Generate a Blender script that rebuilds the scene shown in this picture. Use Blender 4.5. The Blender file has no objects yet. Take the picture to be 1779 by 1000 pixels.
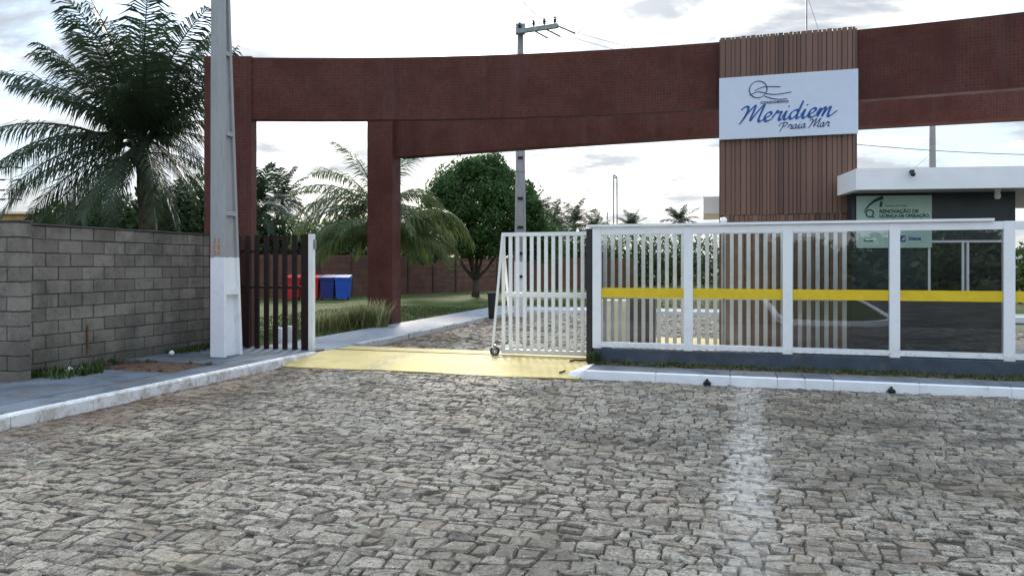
import bpy, bmesh, math, random
import numpy as np
from mathutils import Vector, Matrix

random.seed(7)
RNG = np.random.default_rng(11)
SC = bpy.context.scene
COL = SC.collection
R = math.radians

# ------------------------------------------------------------------ camera, sky, sun, exposure
F, CX, HZ, CAMH = 1270.0, 889.5, 462.0, 1.6
cd = bpy.data.cameras.new('camera'); cam = bpy.data.objects.new('camera', cd); COL.objects.link(cam)
cam.location = (0, 0, CAMH); cam.rotation_euler = (R(90), 0, 0)
cd.sensor_width = 36; cd.lens = F / 1779 * 36; cd.shift_y = -(500 - HZ) / 1779
cd.clip_start = 0.05; cd.clip_end = 6000
SC.camera = cam

SUN_EL, SUN_AZ = 21.0, -5.0           # degrees; azimuth from +Y, negative = left of the view
sun_dir = Vector((math.sin(R(SUN_AZ)) * math.cos(R(SUN_EL)), math.cos(R(SUN_AZ)) * math.cos(R(SUN_EL)), math.sin(R(SUN_EL))))
sl = bpy.data.lights.new('sun', 'SUN'); sl.energy = 2.3; sl.angle = R(12); sl.color = (1, 0.93, 0.82)
so = bpy.data.objects.new('sun', sl); COL.objects.link(so)
so.rotation_euler = (-sun_dir).to_track_quat('-Z', 'Y').to_euler()

SC.view_settings.view_transform = 'Standard'; SC.view_settings.look = 'None'
SC.view_settings.gamma = 1; SC.view_settings.use_curve_mapping = False
SC.view_settings.exposure = 1.5

world = bpy.data.worlds.new('World'); SC.world = world; world.use_nodes = True


def build_world():
    nt = world.node_tree; N = nt.nodes; L = nt.links; N.clear()
    out = N.new('ShaderNodeOutputWorld'); bg = N.new('ShaderNodeBackground'); bg.inputs[1].default_value = 0.1
    L.new(bg.outputs[0], out.inputs[0])

    def math_(op, a, b=None, clamp=False):
        n = N.new('ShaderNodeMath'); n.operation = op; n.use_clamp = clamp
        for i, v in enumerate((a, b)):
            if v is None: continue
            if isinstance(v, (int, float)): n.inputs[i].default_value = v
            else: L.new(v, n.inputs[i])
        return n.outputs[0]

    def mix(f, a, b):
        n = N.new('ShaderNodeMix'); n.data_type = 'RGBA'
        for k, v in ((0, f), (6, a), (7, b)):
            if isinstance(v, (int, float)): n.inputs[k].default_value = v
            elif isinstance(v, tuple): n.inputs[k].default_value = (*v, 1)
            else: L.new(v, n.inputs[k])
        return n.outputs[2]

    def ramp(v, lo, hi):
        n = N.new('ShaderNodeMapRange'); n.interpolation_type = 'SMOOTHSTEP'
        L.new(v, n.inputs[0]); n.inputs[1].default_value = lo; n.inputs[2].default_value = hi
        return n.outputs[0]
    sky = N.new('ShaderNodeTexSky'); sky.sky_type = 'NISHITA'; sky.sun_disc = False
    sky.sun_elevation = R(SUN_EL); sky.sun_rotation = R(SUN_AZ)
    tc = N.new('ShaderNodeTexCoord'); nrm = N.new('ShaderNodeVectorMath'); nrm.operation = 'NORMALIZE'
    L.new(tc.outputs['Generated'], nrm.inputs[0])
    sep = N.new('ShaderNodeSeparateXYZ'); L.new(nrm.outputs[0], sep.inputs[0])
    z = math_('MAXIMUM', sep.outputs[2], 0.0)
    den = math_('ADD', z, 0.16)
    comb = N.new('ShaderNodeCombineXYZ')
    L.new(math_('DIVIDE', sep.outputs[0], den), comb.inputs[0]); L.new(math_('DIVIDE', sep.outputs[1], den), comb.inputs[1])

    def noise(scale, detail, rough, dist, off):
        m = N.new('ShaderNodeMapping'); m.inputs['Location'].default_value = off; m.inputs['Scale'].default_value = (1, 1.25, 1)
        L.new(comb.outputs[0], m.inputs[0])
        n = N.new('ShaderNodeTexNoise'); n.inputs['Scale'].default_value = scale; n.inputs['Detail'].default_value = detail
        n.inputs['Roughness'].default_value = rough; n.inputs['Distortion'].default_value = dist
        L.new(m.outputs[0], n.inputs['Vector']); return n.outputs[0]
    n1 = noise(1.35, 9, 0.6, 0.35, (3.1, 1.7, 0))
    n2 = noise(2.1, 9, 0.62, 0.4, (7.7, 4.2, 0))
    mask = ramp(n1, 0.42, 0.57)
    shade = ramp(n2, 0.40, 0.64)
    d = N.new('ShaderNodeVectorMath'); d.operation = 'DOT_PRODUCT'; L.new(nrm.outputs[0], d.inputs[0])
    d.inputs[1].default_value = sun_dir
    dd = math_('MAXIMUM', d.outputs['Value'], 0.0)
    glow = math_('ADD', math_('MULTIPLY', math_('POWER', dd, 40.0), 1.9), math_('MULTIPLY', math_('POWER', dd, 160.0), 8.0))
    blue = mix(0.75, sky.outputs[0], (1.6, 2.6, 4.0))
    cloud = mix(shade, (1.6, 1.76, 1.98), (4.9, 4.83, 4.66))
    col = mix(mask, blue, cloud)
    hz = math_('POWER', math_('SUBTRACT', 1.0, z), 7.0)
    col = mix(math_('MULTIPLY', hz, 0.55), col, (5.6, 5.7, 5.7))
    zen = N.new('ShaderNodeVectorMath'); zen.operation = 'SCALE'; L.new(col, zen.inputs[0])      # overcast sky brightens evenly towards the zenith
    L.new(math_('ADD', 0.75, math_('MULTIPLY', z, 1.5)), zen.inputs['Scale']); col = zen.outputs[0]
    g = N.new('ShaderNodeVectorMath'); g.operation = 'SCALE'; g.inputs[0].default_value = (1.0, 0.97, 0.91); L.new(glow, g.inputs['Scale'])
    a = N.new('ShaderNodeVectorMath'); a.operation = 'ADD'; L.new(col, a.inputs[0]); L.new(g.outputs[0], a.inputs[1])
    L.new(a.outputs[0], bg.inputs[0])


build_world()

# ------------------------------------------------------------------ street-aligned coordinates: s along the gate front, t into the estate
A = R(16.5); SA, CA = math.sin(A), math.cos(A)


def W(s, t, z=0.0): return (s * CA + t * SA, -s * SA + t * CA, z)
def s_at(px, t):
    k = (px - CX) / F; Y = t / (k * SA + CA); return k * Y * CA - Y * SA
def z_at(px, row, t):
    k = (px - CX) / F; Y = t / (k * SA + CA); return CAMH + (HZ - row) * Y / F
def P(px, row, Y): return ((px - CX) / F * Y, Y, CAMH + (HZ - row) * Y / F)


# ------------------------------------------------------------------ helpers: objects
def tag(o, label=None, cat=None, group=None, kind=None):
    if label: o['label'] = label
    if cat: o['category'] = cat
    if group: o['group'] = group
    if kind: o['kind'] = kind
    return o


def empty(name, loc, label=None, cat=None, group=None, kind=None, parent=None, rotz=0.0):
    o = bpy.data.objects.new(name, None); COL.objects.link(o); o.empty_display_size = 0.1
    o.location = loc; o.rotation_euler = (0, 0, rotz)
    if parent: o.parent = parent
    return tag(o, label, cat, group, kind)


def origin(o):
    v = Vector((0, 0, 0))
    while o: v += Vector(o.location); o = o.parent
    return v


class MB:
    def __init__(self): self.v = []; self.f = []; self.uv = None; self.tone = None

    def add(self, vs, fs):
        n = len(self.v); self.v.extend(vs); self.f.extend([tuple(i + n for i in f) for f in fs])

    def hexa(self, b, t):       # two quads, counter-clockwise from above
        self.add(list(b) + list(t), [(3, 2, 1, 0), (4, 5, 6, 7), (0, 1, 5, 4), (1, 2, 6, 5), (2, 3, 7, 6), (3, 0, 4, 7)])

    def st(self, s0, s1, t0, t1, z0, z1):
        q = ((s0, t0), (s1, t0), (s1, t1), (s0, t1))
        self.hexa([W(s, t, z0) for s, t in q], [W(s, t, z1) for s, t in q])

    def st_ch(self, s0, s1, t0, t1, z0, z1, b=0.012):      # top edges chamfered
        q = ((s0, t0), (s1, t0), (s1, t1), (s0, t1)); r = ((s0 + b, t0 + b), (s1 - b, t0 + b), (s1 - b, t1 - b), (s0 + b, t1 - b))
        vs = [W(s, t, z0) for s, t in q] + [W(s, t, z1 - b) for s, t in q] + [W(s, t, z1) for s, t in r]
        fs = [(3, 2, 1, 0), (8, 9, 10, 11)]
        for i in range(4):
            j = (i + 1) % 4; fs += [(i, j, j + 4, i + 4), (i + 4, j + 4, j + 8, i + 8)]
        self.add(vs, fs)

    def bx(self, c, size, M=None):
        x, y, z = (k / 2 for k in size); M = M or Matrix.Identity(3)
        vs = [tuple(Vector(c) + M @ Vector(p)) for p in ((-x, -y, -z), (x, -y, -z), (x, y, -z), (-x, y, -z), (-x, -y, z), (x, -y, z), (x, y, z), (-x, y, z))]
        self.hexa(vs[:4], vs[4:])

    def tube(self, pts, rad, n=8, caps=True):
        pts = [Vector(p) for p in pts]; rad = rad if isinstance(rad, (list, tuple)) else [rad] * len(pts)
        rings = []; prev = None
        for i, p in enumerate(pts):
            d = (pts[min(i + 1, len(pts) - 1)] - pts[max(i - 1, 0)]).normalized()
            if prev is None:
                h = Vector((0, 0, 1)) if abs(d.z) < 0.9 else Vector((1, 0, 0)); a = d.cross(h).normalized()
            else: a = (prev - d * prev.dot(d)).normalized()
            prev = a; b = d.cross(a)
            rings.append([tuple(p + (a * math.cos(2 * math.pi * k / n) + b * math.sin(2 * math.pi * k / n)) * rad[i]) for k in range(n)])
        vs = [q for r in rings for q in r]; fs = []
        for i in range(len(pts) - 1):
            for k in range(n):
                k2 = (k + 1) % n; fs.append((i * n + k, i * n + k2, (i + 1) * n + k2, (i + 1) * n + k))
        if caps: fs += [tuple(range(n - 1, -1, -1)), tuple(range((len(pts) - 1) * n, len(pts) * n))]
        self.add(vs, fs)

    def lathe(self, c, prof, n=16):     # prof: (r, z)
        vs = []; fs = []
        for r, z in prof:
            for k in range(n): vs.append((c[0] + r * math.cos(2 * math.pi * k / n), c[1] + r * math.sin(2 * math.pi * k / n), c[2] + z))
        for i in range(len(prof) - 1):
            for k in range(n):
                k2 = (k + 1) % n; fs.append((i * n + k, i * n + k2, (i + 1) * n + k2, (i + 1) * n + k))
        fs += [tuple(range(n - 1, -1, -1)), tuple(range((len(prof) - 1) * n, len(prof) * n))]
        self.add(vs, fs)

    def build(self, name, mat, parent=None, loc=None, smooth=False, label=None, cat=None, group=None, kind=None):
        org = Vector((0, 0, 0))
        if parent is not None: org = origin(parent)
        o_loc = Vector(loc) if loc is not None else Vector((0, 0, 0))
        off = org + (o_loc if parent is None else Vector((0, 0, 0)))
        me = bpy.data.meshes.new(name)
        me.from_pydata([(x - off.x, y - off.y, z - off.z) for x, y, z in self.v], [], self.f)
        if self.uv:
            ul = me.uv_layers.new(name='uv'); flat = [c for f in self.uv for p in f for c in p]; ul.data.foreach_set('uv', flat)
        if self.tone is not None:
            at = me.attributes.new('tone', 'FLOAT', 'POINT'); at.data.foreach_set('value', self.tone)
        if smooth: me.polygons.foreach_set('use_smooth', [True] * len(me.polygons))
        me.materials.append(mat); me.update()
        o = bpy.data.objects.new(name, me); COL.objects.link(o)
        if parent is not None: o.parent = parent
        else: o.location = o_loc
        return tag(o, label, cat, group, kind)


def put(name, mesh, parent, wloc, rotz=0.0, rotx=0.0, roty=0.0):
    o = bpy.data.objects.new(name, mesh); COL.objects.link(o); o.parent = parent
    o.location = Vector(wloc) - (origin(parent) if parent else Vector((0, 0, 0))); o.rotation_euler = (rotx, roty, rotz); return o


def box_mesh(name, size, mat, bevel=0.0):
    bm = bmesh.new(); bmesh.ops.create_cube(bm, size=1.0)
    for v in bm.verts: v.co = Vector((v.co.x * size[0], v.co.y * size[1], v.co.z * size[2]))
    if bevel: bmesh.ops.bevel(bm, geom=list(bm.edges), offset=bevel, segments=1, affect='EDGES', profile=0.5)
    me = bpy.data.meshes.new(name); bm.to_mesh(me); bm.free(); me.materials.append(mat); return me


# ------------------------------------------------------------------ helpers: materials
class NB:
    def __init__(self, name):
        self.m = bpy.data.materials.new(name); self.m.use_nodes = True
        self.N = self.m.node_tree.nodes; self.L = self.m.node_tree.links
        self.b = self.N['Principled BSDF']; self._pos = None

    def pos(self):
        if self._pos is None: self._pos = self.N.new('ShaderNodeNewGeometry').outputs['Position']
        return self._pos

    def obj(self): return self.N.new('ShaderNodeTexCoord').outputs['Object']

    def set(self, sock, v):
        if v is None: return
        if isinstance(v, (int, float)): sock.default_value = v
        elif isinstance(v, tuple): sock.default_value = (*v, 1) if len(v) == 3 and sock.type == 'RGBA' else v
        else: self.L.new(v, sock)

    def noise(self, vec, scale, detail=4, rough=0.55, dist=0.0, stretch=None):
        if stretch:
            mp = self.N.new('ShaderNodeMapping'); mp.inputs['Scale'].default_value = stretch; self.L.new(vec, mp.inputs[0]); vec = mp.outputs[0]
        n = self.N.new('ShaderNodeTexNoise'); self.L.new(vec, n.inputs['Vector'])
        n.inputs['Scale'].default_value = scale; n.inputs['Detail'].default_value = detail
        n.inputs['Roughness'].default_value = rough; n.inputs['Distortion'].default_value = dist
        return n.outputs[0]

    def ramp(self, v, lo, hi, a=0.0, b=1.0):
        n = self.N.new('ShaderNodeMapRange'); n.interpolation_type = 'SMOOTHSTEP'; self.L.new(v, n.inputs[0])
        for i, q in enumerate((lo, hi, a, b)): n.inputs[i + 1].default_value = q
        return n.outputs[0]

    def math(self, op, a, b=None, clamp=False):
        n = self.N.new('ShaderNodeMath'); n.operation = op; n.use_clamp = clamp
        self.set(n.inputs[0], a); self.set(n.inputs[1], b); return n.outputs[0]

    def mix(self, f, a, b, mode='MIX'):
        n = self.N.new('ShaderNodeMix'); n.data_type = 'RGBA'; n.blend_type = mode
        self.set(n.inputs[0], f); self.set(n.inputs[6], a); self.set(n.inputs[7], b); return n.outputs[2]

    def sep(self, v):
        n = self.N.new('ShaderNodeSeparateXYZ'); self.L.new(v, n.inputs[0]); return n.outputs

    def dot(self, v, w):
        n = self.N.new('ShaderNodeVectorMath'); n.operation = 'DOT_PRODUCT'; self.L.new(v, n.inputs[0]); n.inputs[1].default_value = w; return n.outputs['Value']

    def rnd(self): return self.N.new('ShaderNodeObjectInfo').outputs['Random']

    def attr(self, name):
        n = self.N.new('ShaderNodeAttribute'); n.attribute_name = name; return n.outputs['Fac']

    def bump(self, h, strength=0.3, dist=0.01):
        n = self.N.new('ShaderNodeBump'); n.inputs['Strength'].default_value = strength; n.inputs['Distance'].default_value = dist
        self.L.new(h, n.inputs['Height']); self.L.new(n.outputs[0], self.b.inputs['Normal'])

    def done(self, color, rough=0.7, spec=None, metal=None):
        self.set(self.b.inputs['Base Color'], color); self.set(self.b.inputs['Roughness'], rough)
        if spec is not None: self.b.inputs['Specular IOR Level'].default_value = spec
        if metal is not None: self.b.inputs['Metallic'].default_value = metal
        return self.m


def plain(name, c, rough=0.6, var=0.12, scale=6.0, bump=0.0, metal=None, spec=None, dirt=None, dscale=2.0, dlo=0.52, dhi=0.75):
    n = NB(name); p = n.pos()
    k = n.noise(p, scale, 5)
    dark = tuple(x * (1 - var) for x in c); light = tuple(min(1, x * (1 + var)) for x in c)
    col = n.mix(n.ramp(k, 0.3, 0.7), dark, light)
    if dirt: col = n.mix(n.ramp(n.noise(p, dscale, 7, 0.65), dlo, dhi), col, dirt)
    if bump: n.bump(n.noise(p, scale * 8, 4), bump, 0.01)
    return n.done(col, rough, spec, metal)


M = {}


def make_materials():
    # cobble stones: one tone value per stone, grime in patches, a worn white paint band, red earth by the left kerb
    def cobble(name, is_joint):
        n = NB(name); p = n.pos()
        fine = n.noise(p, 42, 7, 0.8); mid = n.noise(p, 9, 5, 0.6); big = n.noise(p, 0.55, 5, 0.6); patch = n.noise(p, 1.9, 6, 0.65)
        if is_joint:
            col = n.mix(n.ramp(patch, 0.35, 0.65), (0.03, 0.024, 0.017), (0.095, 0.076, 0.054))
            col = n.mix(n.ramp(n.noise(p, 0.8, 4), 0.5, 0.7), col, (0.045, 0.043, 0.026))
        else:
            tone = n.attr('tone'); rag = n.noise(p, 17, 8, 0.78, 0.8); chip = n.noise(p, 38, 8, 0.8, 0.5)
            col = n.mix(tone, (0.165, 0.139, 0.104), (0.47, 0.414, 0.330))
            col = n.mix(n.ramp(chip, 0.53, 0.62, 0.0, 0.9), col, (0.73, 0.67, 0.58))
            col = n.mix(n.ramp(fine, 0.50, 0.62, 0.0, 0.9), col, (0.085, 0.074, 0.062))
            col = n.mix(n.ramp(rag, 0.51, 0.62, 0.0, 0.7), col, (0.075, 0.064, 0.052))
            col = n.mix(n.ramp(patch, 0.48, 0.64, 0.0, 0.6), col, (0.11, 0.096, 0.078))
            col = n.mix(n.ramp(n.math('FRACT', n.math('MULTIPLY', tone, 37.0)), 0.96, 0.98, 0, 0.3), col, (0.36, 0.25, 0.17))
            col = n.mix(n.ramp(n.noise(p, 0.42, 6, 0.7), 0.47, 0.64, 0.0, 0.75), col, (0.105, 0.088, 0.068))
        col = n.mix(n.ramp(n.noise(p, 0.9, 6, 0.7), 0.48, 0.68, 0, 0.5), col, (0.31, 0.245, 0.165))
        s = n.dot(p, (CA, -SA, 0)); t = n.dot(p, (SA, CA, 0))
        wob = n.math('MULTIPLY', n.math('SUBTRACT', n.noise(p, 4.2, 8, 0.8), 0.5), 0.8)
        centre = n.math('ADD', n.math('MULTIPLY', t, 0.03), -0.04)
        dist = n.math('ABSOLUTE', n.math('ADD', n.math('SUBTRACT', s, centre), wob))
        band = n.math('SUBTRACT', 1.0, n.ramp(dist, 0.10, 0.21))
        fade = n.math('ADD', 0.46, n.math('MULTIPLY', 0.44, n.math('SUBTRACT', 1.0, n.ramp(n.math('ABSOLUTE', n.math('SUBTRACT', t, 6.1)), 0.3, 1.7))))
        wear = n.ramp(n.noise(p, 14, 7, 0.75), 0.40, 0.6)
        pf = n.math('MULTIPLY', n.math('MULTIPLY', band, fade), n.math('ADD', 0.2, n.math('MULTIPLY', wear, 0.75)))
        inside = n.math('LESS_THAN', t, 10.3)
        pf = n.math('MULTIPLY', pf, inside)
        col = n.mix(pf, col, (0.66, 0.615, 0.55))
        ks = n.math('SUBTRACT', 1.0, n.ramp(n.math('ADD', s, n.math('MULTIPLY', n.math('SUBTRACT', big, 0.5), 2.6)), -6.5, -5.3))
        col = n.mix(n.math('MULTIPLY', ks, n.ramp(patch, 0.3, 0.6, 0.1, 0.6)), col, (0.21, 0.125, 0.075))
        n.bump(n.math('ADD', n.math('MULTIPLY', fine, 1.2), n.math('ADD', n.math('MULTIPLY', mid, 1.4), n.math('MULTIPLY', n.noise(p, 24, 5, 0.7), 1.6))), 0.85, 0.016)
        return n.done(col, n.ramp(mid, 0.3, 0.7, 0.72, 0.95), 0.25)
    M['stone'] = cobble('cobble_stone', False); M['joint'] = cobble('cobble_joint', True)

    # concrete blocks
    n = NB('concrete_block'); p = n.pos(); r = n.rnd()
    col = n.mix(r, (0.18, 0.157, 0.130), (0.285, 0.254, 0.214))
    col = n.mix(n.ramp(n.noise(p, 1.3, 7, 0.7), 0.42, 0.66, 0, 0.75), col, (0.105, 0.096, 0.082))
    col = n.mix(n.ramp(n.noise(p, 7, 7, 0.75, 0.5), 0.52, 0.66, 0, 0.6), col, (0.095, 0.088, 0.076))
    col = n.mix(n.ramp(n.noise(p, 3, 6, 0.7, 0.3, (1, 1, 0.2)), 0.54, 0.7, 0, 0.5), col, (0.32, 0.30, 0.27))
    z = n.sep(p)[2]
    low = n.math('SUBTRACT', 1.0, n.ramp(n.math('ADD', z, n.math('MULTIPLY', n.noise(p, 2.5, 5), 0.7)), 0.45, 1.15))
    col = n.mix(n.math('MULTIPLY', low, 0.55), col, (0.072, 0.072, 0.058))
    col = n.mix(n.ramp(n.noise(p, 60, 4, 0.7), 0.45, 0.75, 0, 0.45), col, (0.09, 0.085, 0.08))
    n.bump(n.noise(p, 90, 5, 0.7), 0.6, 0.006); M['block'] = n.done(col, 0.95, 0.15)
    M['mortar'] = plain('block_mortar', (0.062, 0.056, 0.049), 0.95, 0.3, 9, 0.4)

    def tile(name, c1, c2, mort, sz, rough, use_uv=True):
        n = NB(name); uv = n.N.new('ShaderNodeUVMap').outputs[0]
        b = n.N.new('ShaderNodeTexBrick'); n.L.new(uv, b.inputs['Vector']); b.offset = 0.0; b.squash = 1.0
        b.inputs['Scale'].default_value = 1.0; b.inputs['Brick Width'].default_value = sz; b.inputs['Row Height'].default_value = sz
        b.inputs['Mortar Size'].default_value = sz * 0.07; b.inputs['Mortar Smooth'].default_value = 0.3; b.inputs['Bias'].default_value = 0.0
        for k, c in (('Color1', c1), ('Color2', c2), ('Mortar', mort)): b.inputs[k].default_value = (*c, 1)
        col = n.mix(n.ramp(n.noise(n.pos(), 0.9, 6, 0.65), 0.4, 0.66, 0, 0.75), b.outputs[0], tuple(x * 0.55 for x in c1))
        col = n.mix(n.ramp(n.noise(n.pos(), 2.4, 6, 0.7, 0.4, (1, 1, 0.12)), 0.5, 0.72, 0, 0.4), col, (0.105, 0.065, 0.058))
        col = n.mix(n.ramp(n.noise(n.pos(), 5.0, 6, 0.7, 0.2, (1, 1, 0.07)), 0.54, 0.70, 0, 0.5), col, (0.05, 0.026, 0.021))
        n.bump(n.math('SUBTRACT', 1.0, b.outputs['Fac']), 0.5, 0.003)
        return n.done(col, n.ramp(n.noise(n.pos(), 3, 4), 0.3, 0.7, rough, rough + 0.2), 0.12)
    M['tile'] = tile('maroon_mosaic', (0.118, 0.038, 0.028), (0.084, 0.028, 0.022), (0.098, 0.058, 0.048), 0.052, 0.5)

    n = NB('wood_plank'); o = n.obj(); r = n.rnd()
    g = n.noise(o, 5, 6, 0.6, 1.2, (9, 9, 0.35))
    col = n.mix(g, (0.090, 0.044, 0.029), (0.190, 0.096, 0.062))
    col = n.mix(n.ramp(r, .5, 1, 0, .75), col, (0.045, 0.025, 0.020)); col = n.mix(n.ramp(n.math('FRACT', n.math('MULTIPLY', r, 7.3)), 0.3, 1, 0, 0.6), col, (0.215, 0.118, 0.082))
    n.bump(g, 0.3, 0.003); M['wood'] = n.done(col, 0.5)
    M['wood_dark'] = plain('tower_core', (0.04, 0.022, 0.018), 0.7)

    n = NB('dark_slat'); o = n.obj()
    g = n.noise(o, 6, 6, 0.6, 1.0, (8, 8, 0.4))
    M['slat'] = n.done(n.mix(g, (0.010, 0.006, 0.006), (0.028, 0.015, 0.013)), 0.6, 0.2)

    n = NB('white_gate_paint'); p = n.pos(); z = n.sep(p)[2]
    col = n.mix(n.ramp(n.noise(p, 5, 6, 0.65), 0.4, 0.75, 0, 0.35), (0.80, 0.81, 0.80), (0.55, 0.54, 0.50))
    lowd = n.math('SUBTRACT', 1.0, n.ramp(n.math('ADD', z, n.math('MULTIPLY', n.noise(p, 7, 4), 0.25)), 0.18, 0.5))
    col = n.mix(n.math('MULTIPLY', lowd, 0.55), col, (0.42, 0.36, 0.28)); M['gate_white'] = n.done(col, 0.45)
    n = NB('white_frame'); p = n.pos(); z = n.sep(p)[2]
    col = n.mix(n.ramp(n.noise(p, 4, 6, 0.65), 0.45, 0.75, 0, 0.4), (0.82, 0.83, 0.84), (0.66, 0.64, 0.60))
    lowd = n.math('SUBTRACT', 1.0, n.ramp(n.math('ADD', z, n.math('MULTIPLY', n.noise(p, 9, 6, 0.7), 0.2)), 0.40, 0.58))
    col = n.mix(n.math('MULTIPLY', lowd, n.ramp(n.noise(p, 12, 6, 0.75), 0.45, 0.66, 0.0, 0.5)), col, (0.34, 0.25, 0.17)); M['frame_white'] = n.done(col, n.ramp(n.noise(p, 6, 4), .3, .7, .3, .5))
    M['white_wall'] = plain('white_wall_paint', (0.80, 0.80, 0.80), 0.7, 0.04, 3, 0.1, dirt=(0.6, 0.6, 0.58), dscale=1.5, dlo=0.55, dhi=0.8)
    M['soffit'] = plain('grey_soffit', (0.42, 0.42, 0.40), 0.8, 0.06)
    M['charcoal'] = plain('charcoal_wall', (0.020, 0.028, 0.036), 0.35, 0.12, 3)
    M['base_wall'] = plain('slate_base_paint', (0.048, 0.064, 0.088), 0.75, 0.18, 5, 0.2, dirt=(0.10, 0.10, 0.09), dscale=4)
    M['black_steel'] = plain('black_steel', (0.016, 0.015, 0.017), 0.5, 0.15)
    M['rubber'] = plain('rubber', (0.018, 0.018, 0.018), 0.85)
    M['yellow_tape'] = plain('yellow_stripe', (0.72, 0.50, 0.015), 0.4, 0.06, 8)
    # ramp
    n = NB('yellow_ramp_paint'); p = n.pos()
    col = n.mix(n.ramp(n.noise(p, 2.2, 6, 0.6), 0.35, 0.7), (0.66, 0.51, 0.19), (0.56, 0.43, 0.175))
    col = n.mix(n.ramp(n.noise(p, 5, 7, 0.7), 0.5, 0.75, 0, 0.6), col, (0.40, 0.35, 0.22))
    col = n.mix(n.ramp(n.noise(p, 30, 4, 0.7), 0.55, 0.75, 0, 0.4), col, (0.22, 0.18, 0.12))
    s = n.dot(p, (CA, -SA, 0)); fr_ = n.math('ABSOLUTE', n.math('SUBTRACT', n.math('ABSOLUTE', n.math('ADD', s, 4.5)), 0.78))
    tyre = n.math('MULTIPLY', n.math('SUBTRACT', 1.0, n.ramp(n.math('ADD', fr_, n.math('MULTIPLY', n.noise(p, 1.5, 5), 0.25)), 0.1, 0.5)), n.ramp(n.noise(p, 10, 6, 0.75, 0, (1, .3, 1)), 0.38, 0.6, 0.1, 0.6))
    col = n.mix(tyre, col, (0.30, 0.26, 0.17))
    n.bump(n.noise(p, 60, 4), 0.3, 0.006); M['ramp'] = n.done(col, 0.8, 0.25)
    # kerbs
    n = NB('white_kerb'); p = n.pos()
    col = n.mix(n.ramp(n.noise(p, 3.5, 7, 0.75), 0.44, 0.62, 0, 0.75), (0.74, 0.73, 0.71), (0.42, 0.36, 0.29))
    col = n.mix(n.ramp(n.noise(p, 9, 7, 0.8), 0.54, 0.66, 0, 0.85), col, (0.13, 0.11, 0.09))
    n.bump(n.noise(p, 40, 5), 0.5, 0.01); M['kerb_dirty'] = n.done(col, 0.85)
    M['kerb_clean'] = plain('clean_white_kerb', (0.80, 0.81, 0.83), 0.8, 0.05, 6, 0.3, dirt=(0.45, 0.43, 0.4), dscale=5, dlo=0.6, dhi=0.8)
    M['kerb_far'] = plain('grey_worn_kerb', (0.48, 0.47, 0.45), 0.85, 0.2, 6, 0.3, dirt=(0.2, 0.18, 0.15), dscale=6, dlo=0.5, dhi=0.7)
    n = NB('pavement_slab'); p = n.pos()
    col = n.mix(n.rnd(), (0.14, 0.157, 0.18), (0.20, 0.216, 0.235))
    col = n.mix(n.ramp(n.noise(p, 1.6, 8, 0.72), 0.42, 0.64, 0, 0.75), col, (0.085, 0.09, 0.098))
    col = n.mix(n.ramp(n.noise(p, 1.1, 7, 0.75), 0.50, 0.66, 0, 0.6), col, (0.16, 0.14, 0.10))
    n.bump(n.noise(p, 50, 5), 0.35, 0.006); M['slab'] = n.done(col, 0.9, 0.12)
    M['slab_bed'] = plain('pavement_bed', (0.055, 0.05, 0.045), 0.95, 0.3, 10)
    M['path'] = plain('pale_path', (0.27, 0.28, 0.30), 0.8, 0.15, 3, 0.3, dirt=(0.17, 0.16, 0.15), dscale=1.5)
    M['soil'] = plain('red_soil', (0.115, 0.062, 0.036), 1.0, 0.4, 8, 0.8)
    # lawn and far ground
    n = NB('lawn'); p = n.pos()
    col = n.mix(n.ramp(n.noise(p, 1.1, 7, 0.65), 0.35, 0.68), (0.035, 0.06, 0.014), (0.105, 0.115, 0.03))
    col = n.mix(n.ramp(n.noise(p, 0.35, 6, 0.6), 0.5, 0.72, 0, 0.75), col, (0.135, 0.105, 0.055))
    col = n.mix(n.ramp(n.noise(p, 22, 4, 0.7), 0.45, 0.7, 0, 0.55), col, (0.03, 0.045, 0.012))
    n.bump(n.noise(p, 30, 4), 0.8, 0.03); M['lawn'] = n.done(col, 1.0, 0.1)
    M['earth'] = plain('far_ground', (0.10, 0.105, 0.05), 1.0, 0.35, 0.2)

    def leaf(name, c, tr=0.3, var=0.4, rough=0.5, sc=1.5):
        n = NB(name); p = n.pos()
        col = n.mix(n.ramp(n.noise(p, sc, 4), 0.3, 0.7), tuple(x * (1 - var) for x in c), tuple(x * (1 + var) for x in c))
        t = n.attr('tone'); col = n.mix(n.math('MULTIPLY', t, 0.6), col, tuple(min(1, x * 1.9) for x in c))
        n.set(n.b.inputs['Base Color'], col); n.set(n.b.inputs['Roughness'], rough); n.b.inputs['Specular IOR Level'].default_value = 0.25
        tl = n.N.new('ShaderNodeBsdfTranslucent'); n.L.new(n.mix(0.5, col, tuple(min(1, x * 2) for x in c)), tl.inputs[0])
        ms = n.N.new('ShaderNodeMixShader'); ms.inputs[0].default_value = tr
        n.L.new(n.b.outputs[0], ms.inputs[1]); n.L.new(tl.outputs[0], ms.inputs[2])
        n.L.new(ms.outputs[0], n.N['Material Output'].inputs[0]); return n.m
    M['palm'] = leaf('palm_frond', (0.026, 0.043, 0.020), 0.2)
    M['palm_young'] = leaf('young_palm_frond', (0.070, 0.095, 0.030), 0.3)
    M['palm_dry'] = leaf('dry_frond', (0.16, 0.115, 0.055), 0.2)
    M['mango'] = leaf('round_tree_leaf', (0.042, 0.084, 0.024), 0.28, 0.5, 0.6, 0.9)
    M['shrub'] = leaf('shrub_leaf', (0.038, 0.068, 0.022), 0.25)
    M['weed'] = leaf('weed_leaf', (0.045, 0.068, 0.018), 0.25)
    M['tuft'] = leaf('straw_grass', (0.33, 0.30, 0.15), 0.3)
    M['tuft_green'] = leaf('ornamental_leaf', (0.11, 0.135, 0.05), 0.3)
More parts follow.
